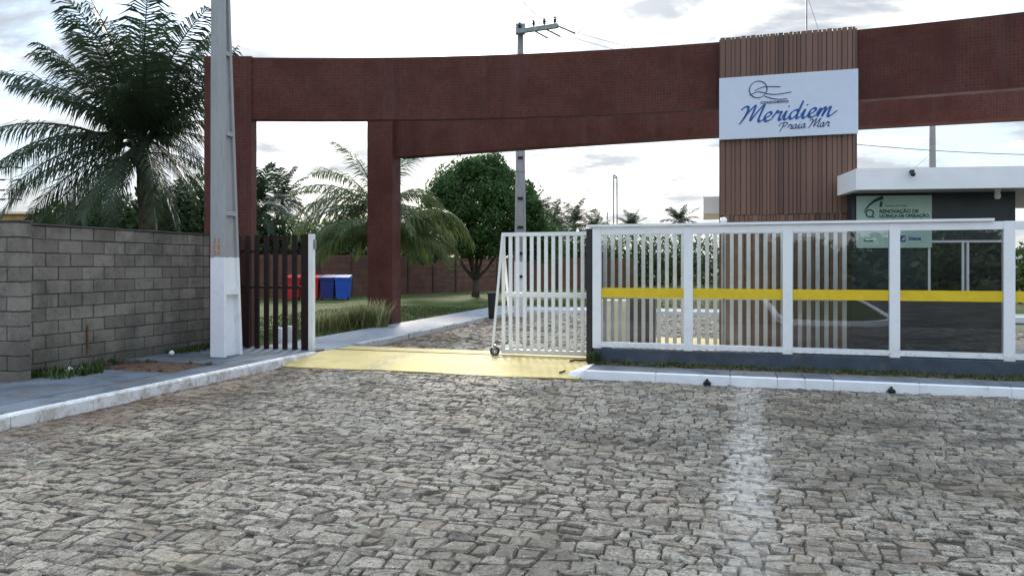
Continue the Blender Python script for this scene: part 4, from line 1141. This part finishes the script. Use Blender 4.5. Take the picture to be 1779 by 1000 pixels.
# ------------------------------------------------------------------ vegetation
def leaf_mass(name, mat, blobs, count, size, parent=None, seed=1, flat=.35, shell=.55, **kw):
    """leaf-sized quads spread through the shells of a set of ellipsoids; blobs = (centre, radii)"""
    r = np.random.default_rng(seed)
    wts = np.array([b_[1][0] * b_[1][1] + b_[1][0] * b_[1][2] for b_ in blobs]); wts = wts / wts.sum()
    idx = r.choice(len(blobs), count, p=wts)
    C = np.array([b_[0] for b_ in blobs])[idx]; Rr = np.array([b_[1] for b_ in blobs])[idx]
    d = r.normal(size=(count, 3)); d /= np.linalg.norm(d, axis=1, keepdims=True)
    rad = shell + (1.06 - shell) * r.random((count, 1)) ** .6
    clump = 1 + .13 * np.sin(d[:, :1] * 9 + idx[:, None]) * np.sin(d[:, 1:2] * 8 + 1.3 * idx[:, None]) * np.sin(d[:, 2:] * 9)
    pos = C + d * Rr * rad * clump
    nrm = d * .6 + r.normal(size=(count, 3)) * .7; nrm /= np.linalg.norm(nrm, axis=1, keepdims=True)
    tt = np.cross(nrm, r.normal(size=(count, 3))); tt[:, 2] -= flat; tt /= np.linalg.norm(tt, axis=1, keepdims=True)
    bb = np.cross(nrm, tt); bb /= np.linalg.norm(bb, axis=1, keepdims=True)
    L_ = size * (.6 + .9 * r.random((count, 1))); w = L_ * .24
    v = np.stack([pos - tt * L_ * .5, pos + bb * w, pos + tt * L_ * .5, pos - bb * w], 1).reshape(-1, 3)
    keep_z = v[:, 2] > 0.02; v[:, 2] = np.maximum(v[:, 2], .02)
    me = bpy.data.meshes.new(name); me.vertices.add(len(v))
    off = origin(parent) if parent else Vector((0, 0, 0))
    me.vertices.foreach_set('co', (v - np.array(off)).ravel())
    me.loops.add(count * 4); me.loops.foreach_set('vertex_index', np.arange(count * 4, dtype=np.int32))
    me.polygons.add(count); me.polygons.foreach_set('loop_start', np.arange(0, count * 4, 4, dtype=np.int32))
    at = me.attributes.new('tone', 'FLOAT', 'POINT'); at.data.foreach_set('value', np.repeat(r.random(count) ** 2, 4).astype(np.float32))
    me.update(); me.validate(); me.materials.append(mat)
    o = bpy.data.objects.new(name, me); COL.objects.link(o)
    if parent: o.parent = parent
    return tag(o, **kw)


def frond_geo(mb, tones, base, az, el, length, droop, leaf_len, nl, rnd, hang=.45, lw=1.0):
    """one feather leaf: curved midrib with two ranks of hanging leaflets"""
    seg = 12; p = Vector(base); pts = [p.copy()]; tang = []
    twist = rnd.uniform(-.25, .25)
    for i in range(seg):
        f = (i + .5) / seg; th = el - droop * f ** 1.4; a = az + twist * f
        d = Vector((math.cos(th) * math.cos(a), math.cos(th) * math.sin(a), math.sin(th))); tang.append(d); p = p + d * (length / seg); pts.append(p.copy())
    n0 = len(mb.v)
    mb.tube(pts, [max(.006, .032 * length / 3.4 * (1 - .85 * i / seg)) for i in range(seg + 1)], 4); tones += [.25] * (len(mb.v) - n0)
    roll = rnd.uniform(-.5, .5)
    for i in range(nl):
        f = .10 + .89 * (i + rnd.uniform(-.2, .2)) / nl; x = f * seg; k = min(int(x), seg - 1); q = pts[k].lerp(pts[k + 1], x - k); d = tang[k]
        side = d.cross(ZV)
        if side.length < .1: side = Vector((-math.sin(az), math.cos(az), 0))
        side.normalize(); up = side.cross(d).normalized()
        ll = leaf_len * (math.sin(math.pi * min(1, .16 + .80 * f)) ** .6) * rnd.uniform(.8, 1.1)
        for sg_ in (-1, 1):
            sd = (side * math.cos(roll) * sg_ + up * (math.sin(roll) * sg_ + .35)).normalized()
            dr = (sd * .8 + d * (.55 + .3 * f) + Vector((0, 0, -hang * rnd.uniform(.3, 1.1)))).normalized()
            m1 = q + dr * ll * .5; dr2 = (dr + Vector((0, 0, -hang * 1.2 * rnd.uniform(.6, 1.3)))).normalized(); tip = m1 + dr2 * ll * .5
            wv = d * (.021 * lw * leaf_len / .8 * rnd.uniform(.8, 1.2)); n1 = len(mb.v)
            mb.v += [tuple(q - wv * .7), tuple(q + wv * .7), tuple(m1 + wv), tuple(m1 - wv), tuple(tip)]
            mb.f += [(n1, n1 + 1, n1 + 2, n1 + 3), (n1 + 3, n1 + 2, n1 + 4)]; t_ = rnd.random() * .6; tones += [t_] * 5


def palm(base, crown, fronds, leaf_len, nl, label, seed, trunk_r=.16, mat='palm', dry=0, group=None, merged=False, hang=.45, lw=1.0):
    rnd = random.Random(seed); o = empty('palm_tree', base, label, 'palm tree', group)
    b = MB(); n = 12; bz, cz = Vector(base), Vector(crown); pts = []; rad = []
    for i in range(n + 1):
        f = i / n; q = bz.lerp(cz, f); q.x += .12 * math.sin(f * 2.6) * (1 - f); pts.append(q); rad.append(trunk_r * (1.25 - .45 * f) * (1 + (.07 if i % 2 else -.05)))
    rad[-1] *= .7; b.tube(pts, rad, 10); b.build('trunk', M['palm_bark'], parent=o, smooth=True)
    if not merged:   # old leaf bases under the crown
        b = MB()
        for i in range(26):
            a = i * 2.4; f = rnd.uniform(.62, .99); q = bz.lerp(cz, f); d = Vector((math.cos(a), math.sin(a), .9)).normalized()
            b.tube([q + d * .02, q + d * .2, q + d * .36 + Vector((0, 0, .05))], [.05, .04, .02], 5)
        b.build('leaf_bases', M['palm_bark'], parent=o)
    allb, allt = MB(), []
    for i, (az, el, ln, dr) in enumerate(fronds):
        fb, ft = (allb, allt) if merged else (MB(), [])
        frond_geo(fb, ft, Vector(crown) + Vector((math.cos(R(az)) * .1, math.sin(R(az)) * .1, rnd.uniform(-.25, .1))), R(az), R(el), ln * rnd.uniform(.93, 1.05), R(dr), leaf_len * min(1, ln / 3), nl, rnd, hang, lw)
        if not merged:
            fb.tone = ft; fb.build('frond', M['palm_dry'] if i >= len(fronds) - dry else M[mat], parent=o)
    if merged: allb.tone = allt; allb.build('fronds', M[mat], parent=o)
    return o


# big palm behind the block wall
cr = Vector(P(246, 245, 15.0)); bs = Vector(P(262, 400, 15.0)); bs.z = 0
FR = [(200, 82, 3.3, 25), (168, 74, 3.4, 35), (110, 80, 3.2, 25), (15, 76, 3.1, 30), (330, 68, 3.0, 35), (265, 66, 3.0, 40), (60, 62, 2.9, 40), (140, 62, 3.1, 40),
      (176, 58, 2.9, 45), (190, 46, 2.7, 45), (215, 48, 2.6, 60), (0, 54, 2.4, 50), (345, 40, 2.0, 60), (35, 40, 2.0, 60), (285, 42, 2.4, 70), (90, 45, 2.6, 60),
      (183, 26, 3.5, 58), (174, 10, 3.3, 50), (2, 18, 1.75, 60), (330, 8, 1.8, 60), (50, 8, 1.8, 60), (222, 2, 2.9, 60), (300, 0, 2.2, 60),
      (184, -6, 3.2, 42), (168, -16, 3.0, 40), (200, -26, 2.8, 35), (0, -14, 1.8, 45), (335, -30, 1.9, 35), (25, -34, 1.9, 30), (255, -34, 2.2, 35), (192, -44, 2.5, 25), (310, -48, 2.1, 25),
      (80, 84, 3.3, 18), (45, 72, 3.0, 26), (130, 72, 3.3, 28), (300, 78, 3.1, 25), (160, 66, 3.1, 30), (150, -44, 2.4, 25), (100, 66, 3.0, 40), (30, 60, 2.6, 45), (240, 60, 2.8, 50), (20, 66, 2.9, 35), (300, 58, 2.6, 55), (275, -22, 2.4, 50), (230, -38, 2.5, 40), (310, -24, 2.0, 45), (265, -52, 2.3, 25), (205, -50, 2.4, 22), (338, -56, 2.0, 20), (178, -34, 2.7, 30), (95, -45, 2.4, 25), (215, -14, 2.9, 50)]
palm(bs, cr, FR, .82, 66, 'big coconut palm with dark fronds behind the block wall', 3, .165, lw=.84, hang=.8)


def ring_fronds(n, ln, seed, lo=-35, hi=80, dr=55):
    r = random.Random(seed); out = []
    for i in range(n):
        f = i / (n - 1); el = hi - (hi - lo) * f ** .85
        out.append(((i * 137.5 + r.uniform(-15, 15)) % 360, el, ln * r.uniform(.85, 1.1), dr * (.5 + .6 * (1 - abs(el) / 90)) * r.uniform(.8, 1.2)))
    return out


# lawn palm behind the second column: long arching fronds
cr = Vector(P(662, 352, 23.5)); bs = Vector((cr.x + .1, 23.5, 0))
FR2 = [(150, 72, 3.2, 55), (165, 55, 3.2, 70), (178, 40, 3.0, 70), (60, 70, 3.0, 60), (20, 55, 2.0, 85), (350, 40, 2.1, 95), (0, 20, 2.4, 85), (10, 8, 2.5, 75), (340, 12, 2.4, 80), (330, -2, 2.4, 70), (352, -10, 2.3, 60), (183, 22, 3.4, 85), (190, 8, 3.4, 80), (172, -6, 3.2, 65), (205, 15, 3.3, 85), (215, -10, 3.1, 65), (270, 30, 3.0, 85), (290, 10, 3.0, 75), (240, 25, 3.0, 80), (90, 30, 3.0, 70), (120, 15, 3.0, 70), (40, 20, 2.2, 80), (25, -8, 2.3, 60), (195, -18, 3.0, 55), (310, -15, 3.0, 60)]
palm(bs, cr, FR2, .85, 52, 'tall lawn palm with arching fronds behind the second column', 5, .2, mat='palm_young', lw=1.0, hang=.65)
cr = Vector(P(668, 412, 21.2)); FR3 = [(182, 38, 2.7, 120), (168, 22, 2.5, 95), (196, 48, 2.5, 120), (0, 42, 2.9, 118), (12, 26, 2.6, 100), (350, 52, 2.8, 120), (340, 24, 2.4, 100), (205, 18, 2.3, 90), (30, 45, 2.6, 105), (150, 45, 2.6, 105), (90, 60, 2.6, 80), (270, 62, 2.2, 110), (300, 45, 2.2, 110), (240, 45, 2.2, 110), (60, 25, 2.5, 90), (120, 25, 2.5, 90)]
palm((cr.x, 21.2, 0), cr, FR3, .95, 60, 'low young palm with domed drooping fronds close behind the second column', 8, .2, mat='palm_young', hang=1.0, lw=1.05)
FAR = [(490, 345, 46, 2.3, 'distant palm standing above the dark slat fence'), (447, 350, 40, 2.6, 'distant palm half hidden behind the first column'), (961, 382, 62, 2.3, 'distant palm just right of the bare concrete pole'), (998, 385, 66, 2.2, 'distant palm above the right end of the white gate'),
       (1034, 395, 70, 2.0, 'distant palm above the dark guide post'), (1098, 392, 85, 2.0, 'small distant palm right of the thin mast'), (1181, 383, 80, 2.3, 'distant palm left of the white canopy edge'), (926, 372, 58, 2.3, 'distant palm close behind the round tree')]
for i, (px_, ry, Y, ln, lab) in enumerate(FAR):
    cr = Vector(P(px_, ry, Y)); palm((cr.x + .2, Y, 0), cr, ring_fronds(20, ln, 20 + i, -30, 82, 50), 1.0, 34, lab, 30 + i, .15, lw=1.7, group='distant palms beyond the wall', merged=True)

# round dense tree by the brown wall
TY = 37.0; tb = Vector(P(826, 515, TY)); tb.z = 0.05
tree = empty('round_tree', tb, 'round dense dark green tree on the lawn', 'tree')
b = MB(); fork = tb + Vector((0, 0, .85))
b.tube([tb, tb + Vector((.03, 0, .45)), fork], [.22, .17, .16], 10)
for dx, dy, dz in ((-1.1, -.1, 1.5), (-.5, .5, 1.9), (.5, -.3, 1.8), (1.2, .2, 1.5), (.1, .6, 2.0), (-.2, -.7, 1.9)):
    m_ = fork + Vector((dx * .5, dy * .5, dz * .4)); b.tube([fork, m_, fork + Vector((dx, dy, dz)), fork + Vector((dx * 1.6, dy * 1.6, dz * 1.6))], [.11, .08, .055, .02], 7)
b.build('trunk', M['bark'], parent=tree, smooth=True)
def pb(px_, ry, Y, rx, rz, ryy=None):
    c = P(px_, ry, Y); return ((c[0], c[1], c[2]), (rx, ryy or rx, rz))
rt = random.Random(12)
TB = [pb(835, 368, TY, 3.0, 2.2, 2.5), pb(822, 330, TY, 2.2, 1.55, 2.0), pb(775, 385, TY, 1.6, 1.5), pb(885, 385, TY, 1.7, 1.6), pb(750, 420, TY, 1.0, .9), pb(918, 410, TY, 1.5, 1.3), pb(945, 425, TY + .5, 1.2, 1.0), pb(735, 432, TY, 1.0, .8), pb(830, 420, TY, 2.0, .8)]
for k in range(34):      # lobes that break up the outline
    a = rt.uniform(-.35, math.pi + .35); f = rt.uniform(.82, 1.0); TB.append(pb(835 + 100 * f * math.cos(a), 392 - 110 * f * math.sin(a), TY + rt.uniform(-1.8, .8), rt.uniform(.4, .75), rt.uniform(.35, .6)))
for k in range(22): TB.append(pb(832 + rt.uniform(-75, 75), 375 + rt.uniform(-65, 60), TY - rt.uniform(1.6, 2.3), rt.uniform(.4, .7), rt.uniform(.35, .55)))
leaf_mass('crown', M['mango'], TB, 70000, .16, parent=tree, seed=4, shell=.6)


def shrub(name, base_px, Y, blobs, count, size, mat, label, cat='shrub', group=None, seed=1):
    x = (base_px - CX) / F * Y; o = empty(name, (x, Y, 0), label, cat, group)
    b = MB()
    for k in range(4):
        a = k * 1.7; b.tube([(x, Y, 0), (x + .2 * math.cos(a), Y + .2 * math.sin(a), .6), (x + .5 * math.cos(a), Y + .4 * math.sin(a), 1.4)], [.05, .04, .02], 5)
    b.build('stem', M['bark'], parent=o); leaf_mass('crown', mat, blobs, count, size, parent=o, seed=seed, shell=.3); return o


GB = 'shrubs behind the block wall'
for i, (px_, ry, Y, rx, rz, lab) in enumerate(((115, 400, 19, .9, .7, 'dark shrub over the block wall, below the left fronds'), (175, 390, 18, .8, .75, 'dark shrub over the block wall left of the palm trunk'), (230, 392, 19, .8, .8, 'dark shrub over the block wall at the palm trunk'), (300, 378, 18, .75, .85, 'dark shrub over the block wall right of the palm trunk'), (345, 370, 19, .8, 1.0, 'dark shrub filling the corner beside the concrete pole'))):
    shrub('wall_shrub', px_, Y, [pb(px_, ry, Y, rx, rz), pb(px_ - 18, ry + 12, Y + .3, rx * .8, rz * .8), pb(px_ + 18, ry + 18, Y - .2, rx * .8, rz * .7)], 3200, .17, M['shrub'], lab, group=GB, seed=40 + i)
GT_ = 'trees and shrubs beyond the brown wall'
for i, (px_, ry, Y, rx, rz, lab) in enumerate(((452, 400, 40, 1.3, 1.3, 'dark bush above the brown wall behind the dark slats'), (498, 412, 41, 1.5, 1.2, 'dark bush above the brown wall left of the white post'), (555, 415, 42, 1.6, 1.1, 'dark bush above the brown wall over the red bins'), (612, 410, 42, 1.6, 1.3, 'dark bush above the brown wall left of the second column'), (725, 420, 44, 1.7, 1.4, 'dark bush above the brown wall left of the round tree'),
        (935, 408, 55, 2.2, 2.0, 'dark bush behind the gate bars next to the round tree'), (985, 425, 57, 2.1, 1.6, 'dark bush behind the middle of the white gate'), (1035, 430, 58, 2.2, 1.5, 'dark bush behind the guide post'), (1095, 432, 60, 2.4, 1.5, 'dark bush behind the first glass pane'), (1150, 436, 60, 2.4, 1.3, 'dark bush behind the post between the first two panes'), (1215, 436, 60, 2.4, 1.3, 'dark bush behind the second glass pane by the tower'))):
    bl = [pb(px_, ry, Y, rx, rz), pb(px_ - 22, ry + 22, Y, rx * .85, rz * .8), pb(px_ + 22, ry + 24, Y + .5, rx * .85, rz * .8), pb(px_, ry + 42, Y, rx * 1.1, rz * .9), pb(px_ + 8, ry + 62, Y, rx * 1.0, rz * .8)]
    shrub('background_bush', px_, Y, bl, 4200, .26, M['shrub'], lab, 'bush', GT_, 60 + i)
shrub('background_bush', 1772, 30, [pb(1776, 478, 30, 1.0, 1.0), pb(1800, 470, 30, 1.0, 1.2)], 2200, .2, M['weed'], 'green bush at the right edge beyond the guardhouse', 'bush', GT_, 90)
b = MB(); x0, _, _ = P(1768, 440, 38); b.hexa([(x0, 38, 0), (x0 + 8, 37, 0), (x0 + 8, 37.2, 0), (x0, 38.2, 0)], [(x0, 38, 2.4), (x0 + 8, 37, 2.4), (x0 + 8, 37.2, 2.4), (x0, 38.2, 2.4)]); fw_ = b.build('far_wall', M['white_wall'], loc=(x0 + 4, 37.6, 0), label='white wall at the right edge beyond the guardhouse', cat='wall')
b = MB(); b.hexa([(x0 - .1, 37.8, 2.402), (x0 + 8, 36.8, 2.402), (x0 + 8, 37.4, 2.402), (x0 - .1, 38.4, 2.402)], [(x0 - .1, 37.8, 2.5), (x0 + 8, 36.8, 2.5), (x0 + 8, 37.4, 2.5), (x0 - .1, 38.4, 2.5)]); b.build('coping', M['roof_tile'], parent=fw_)


def blades(mb, tones, c, n, h, spread, rnd, w=.008, lean=.6, tone=.5):
    for i in range(n):
        a = rnd.uniform(0, 6.283); r_ = spread * math.sqrt(rnd.random()); x, y = c[0] + r_ * math.cos(a), c[1] + r_ * math.sin(a); a2 = rnd.uniform(0, 6.283); hh = h * rnd.uniform(.45, 1.15); le = lean * hh * rnd.uniform(.2, 1.1)
        dx, dy = math.cos(a2), math.sin(a2); wx, wy = -dy * w, dx * w; n0 = len(mb.v)
        mb.v += [(x - wx, y - wy, c[2]), (x + wx, y + wy, c[2]), (x + dx * le * .35 + wx * .8, y + dy * le * .35 + wy * .8, c[2] + hh * .6), (x + dx * le * .35 - wx * .8, y + dy * le * .35 - wy * .8, c[2] + hh * .6), (x + dx * le, y + dy * le, c[2] + hh)]
        mb.f += [(n0, n0 + 1, n0 + 2, n0 + 3), (n0 + 3, n0 + 2, n0 + 4)]; t_ = rnd.random() * tone * 2; tones += [min(1, t_)] * 5


rnd = random.Random(99)
# ornamental grasses between the path and the lawn
OG = [(560, 577, 17.6, .38, 'ornamental grass clump by the white post, the lowest of the row'), (585, 571, 17.7, .45, 'ornamental grass clump second from the white post'), (608, 565, 17.9, .52, 'straw coloured ornamental grass clump in the middle of the row'), (630, 560, 18.0, .60, 'straw tipped ornamental grass clump left of the second column'), (652, 560, 18.1, .62, 'green ornamental grass clump against the second column')]
for i, (px_, ry, Y, h, lab) in enumerate(OG):
    x = (px_ - CX) / F * Y; c = (x, Y, .05); o = empty('ornamental_grass', c, lab, 'grass clump', 'ornamental grasses by the path')
    mb, tn = MB(), []; blades(mb, tn, c, 260, h, .30, rnd, .011, .8); mb.tone = tn; mb.build('leaves', M['tuft_green'], parent=o)
    mb, tn = MB(), []; blades(mb, tn, c, 210, h * 1.15, .28, rnd, .009, .8, .9); mb.tone = tn; mb.build('straw', M['tuft'], parent=o)
# verge grass, weeds at the wall foot
mb, tn = MB(), []
for s in np.arange(-1.95, 7.4, .028):
    for _ in range(2): 
        blades(mb, tn, W(s, rnd.uniform(10.85, 11.27), .112), 7, .045 + .03 * mnoise.noise((s * 2.0, 3, 0)) + rnd.uniform(0, .02), .035, rnd, .006, 1.0, .9)
mb.tone = tn; mb.build('grass', M['weed'], kind='stuff', label='short ragged grass strip at the foot of the glass fence')
mb, tn = MB(), []
for t in np.arange(7.2, 11.3, .03):
    dens = 1.3 * max(0, math.sin(t * 2.2 + 1.0)) + (4 if 7.3 < t < 7.9 else 0) + (5 if t > 10.2 else 0)
    for _ in range(int(dens)): blades(mb, tn, W(WS + .02 + abs(rnd.gauss(0, .16)), t, .1), 5, .11, .04, rnd, .008, .9)
for _ in range(60): blades(mb, tn, W(rnd.uniform(-8.9, -8.3), rnd.uniform(7.45, 8.3), .1), 5, .16, .05, rnd, .012, .8)
mb.tone = tn; mb.build('weeds', M['weed'], kind='stuff', label='low weeds along the foot of the block wall')
mb, tn = MB(), []
for _ in range(3200):
    s = rnd.uniform(-13.5, -8.45); t = rnd.uniform(13.2, 25.5); blades(mb, tn, W(s, t, .05), 5, .075, .12, rnd, .008, 1.0)
for _ in range(1600):
    s = rnd.uniform(-9, 4); t = rnd.uniform(26.5, 33); blades(mb, tn, W(s, t, .05), 5, .09, .15, rnd, .010, 1.0)
mb.tone = tn; mb.build('lawn_grass', M['weed'], kind='stuff', label='patchy short lawn grass inside the estate')
mb, tn = MB(), []
for i in range(24):
    a = i / 24; blades(mb, tn, W(-1.98 + rnd.gauss(0, .02), 11.0 + a * .35, .1), 10, .2, .05, rnd, .008, .9)
mb.tone = tn; mb.build('weeds', M['weed'], kind='stuff', label='weed tuft at the corner of the base wall by the guide post')

# ------------------------------------------------------------------ other side of the street (seen reflected in the glass fence)
isl = empty('traffic_island', W(3.5, -6, 0), kind='structure', label='planted island with white kerb behind the viewpoint')
loop = catmull([(1.6, -14), (1.5, -5.3), (1.45, .2), (1.9, 1.25), (2.7, 1.5), (3.7, 1.2), (4.4, -.2), (4.7, -3), (5.2, -8.3), (5.6, -14)], 5)
b = MB()
for i in range(len(loop) - 1):
    (s0, t0), (s1, t1) = loop[i], loop[i + 1]; d = np.array((s1 - s0, t1 - t0)); d = d / np.hypot(*d); nx, nt = d[1] * .07, -d[0] * .07
    b = MB(); b.hexa([W(s0 - nx, t0 - nt, -.03), W(s0 + nx, t0 + nt, -.03), W(s1 + nx, t1 + nt, -.03), W(s1 - nx, t1 - nt, -.03)], [W(s0 - nx, t0 - nt, .13), W(s0 + nx, t0 + nt, .13), W(s1 + nx, t1 + nt, .13), W(s1 - nx, t1 - nt, .13)])
    b.build('kerb_stone', M['kerb_clean'], parent=isl)
b = MB(); b.add([W(x, y, .09) for x, y in loop], [tuple(range(len(loop)))]); b.build('island_grass', M['lawn'], parent=isl)
sheet('verge', M['lawn'], [((-30, -60), (40, -60), (40, -22), (-30, -22))], .1)
b = MB(); b.st_ch(-30, 40, -22.0, -21.86, -.05, .14, .01); b.build('kerb', M['kerb_clean'], kind='structure', label='white kerb on the far side of the street')
ORD = 'first second third fourth fifth sixth seventh eighth ninth tenth eleventh twelfth thirteenth'.split()
for i in range(13):
    s = -22 + 4.4 * i; c = W(s, -27 + 2 * math.sin(i * 2.1), 0); hgt = 3.0 + 1.2 * math.sin(i * 1.7)
    o = empty('roadside_tree', c, 'leafy tree across the street behind the viewpoint, %s in its row' % ORD[i], 'tree', 'trees across the street')
    b = MB(); b.tube([c, (c[0] + .1, c[1], 1.2), (c[0], c[1] + .1, hgt)], [.2, .16, .08], 7); b.build('trunk', M['bark'], parent=o)
    leaf_mass('crown', M['shrub'], [((c[0], c[1], hgt * .8), (2.6, 2.4, hgt * .75)), ((c[0] + 1.2, c[1], hgt * .55), (1.7, 1.6, 1.7)), ((c[0] - 1.3, c[1], hgt * .5), (1.7, 1.6, 1.6))], 2600, .5, parent=o, seed=200 + i, shell=.4)

# ------------------------------------------------------------------ litter and small things
c = W(s_at(298, 9.9), 9.9, .125); x, y, _ = c
b = MB(); b.lathe((x, y, .135), [(.042 * math.sin(q) + .001, .042 - .042 * math.cos(q)) for q in np.linspace(0, math.pi, 9)], 14)
b.build('ball', M['litter'], loc=(x, y, .13), smooth=True, label='small white ball lying on the left pavement', cat='ball')
for i, (px_, t_, mat, lab) in enumerate(((122, 7.95, 'litter', 'crumpled white scrap among the weeds, left of two'), (143, 8.02, 'litter', 'crumpled white scrap among the weeds, right of two'), (132, 7.98, 'litter_blue', 'crumpled blue grey wrapper between the white scraps'))):
    s = s_at(px_, t_); b = MB(); n = 7; cc = W(s, t_, .15)
    vs = [(cc[0] + rnd.uniform(-.07, .07), cc[1] + rnd.uniform(-.06, .06), .15 + rnd.uniform(0, .05)) for _ in range(8)]
    b.hexa([(cc[0] - .06, cc[1] - .04, .14), (cc[0] + .05, cc[1] - .05, .145), (cc[0] + .06, cc[1] + .04, .16), (cc[0] - .04, cc[1] + .05, .15)], [(cc[0] - .05, cc[1] - .02, .17), (cc[0] + .03, cc[1] - .04, .2), (cc[0] + .04, cc[1] + .03, .18), (cc[0] - .03, cc[1] + .02, .21)])
    b.build('paper_scrap', M[mat], loc=cc, label=lab, cat='litter')
rr_ = random.Random(5)
b = MB()
for _ in range(60):
    s, t = rr_.uniform(-9.0, -7.5), rr_.uniform(8.3, 9.4); c = W(s, t, .125); b.bx(c, (rr_.uniform(.02, .06), rr_.uniform(.02, .05), rr_.uniform(.01, .04)), Matrix.Rotation(rr_.uniform(0, 3), 3, 'Z'))
b.build('rubble', M['soil'], kind='stuff', label='crumbs of soil and rubble on the broken pavement')
# fallen twig on the ramp corner and dark cable stub
c = W(-2.75, 10.45, .05)
b = MB(); b.tube([W(-2.36, 10.40, .05), W(-2.30, 10.5, .065)], .014, 5); b.build('twig', M['rubber'], loc=c, label='short dark twig on the front corner of the yellow ramp', cat='twig')
b = MB(); b.tube([W(-2.40, 11.3, .1), W(-2.32, 11.34, .12), W(-2.25, 11.38, .11), W(-2.1, 11.42, .12)], .016, 6); b.build('cable', M['rubber'], loc=W(-2.4, 11.3, .1), label='short dark cable lying at the foot of the guide post', cat='cable')
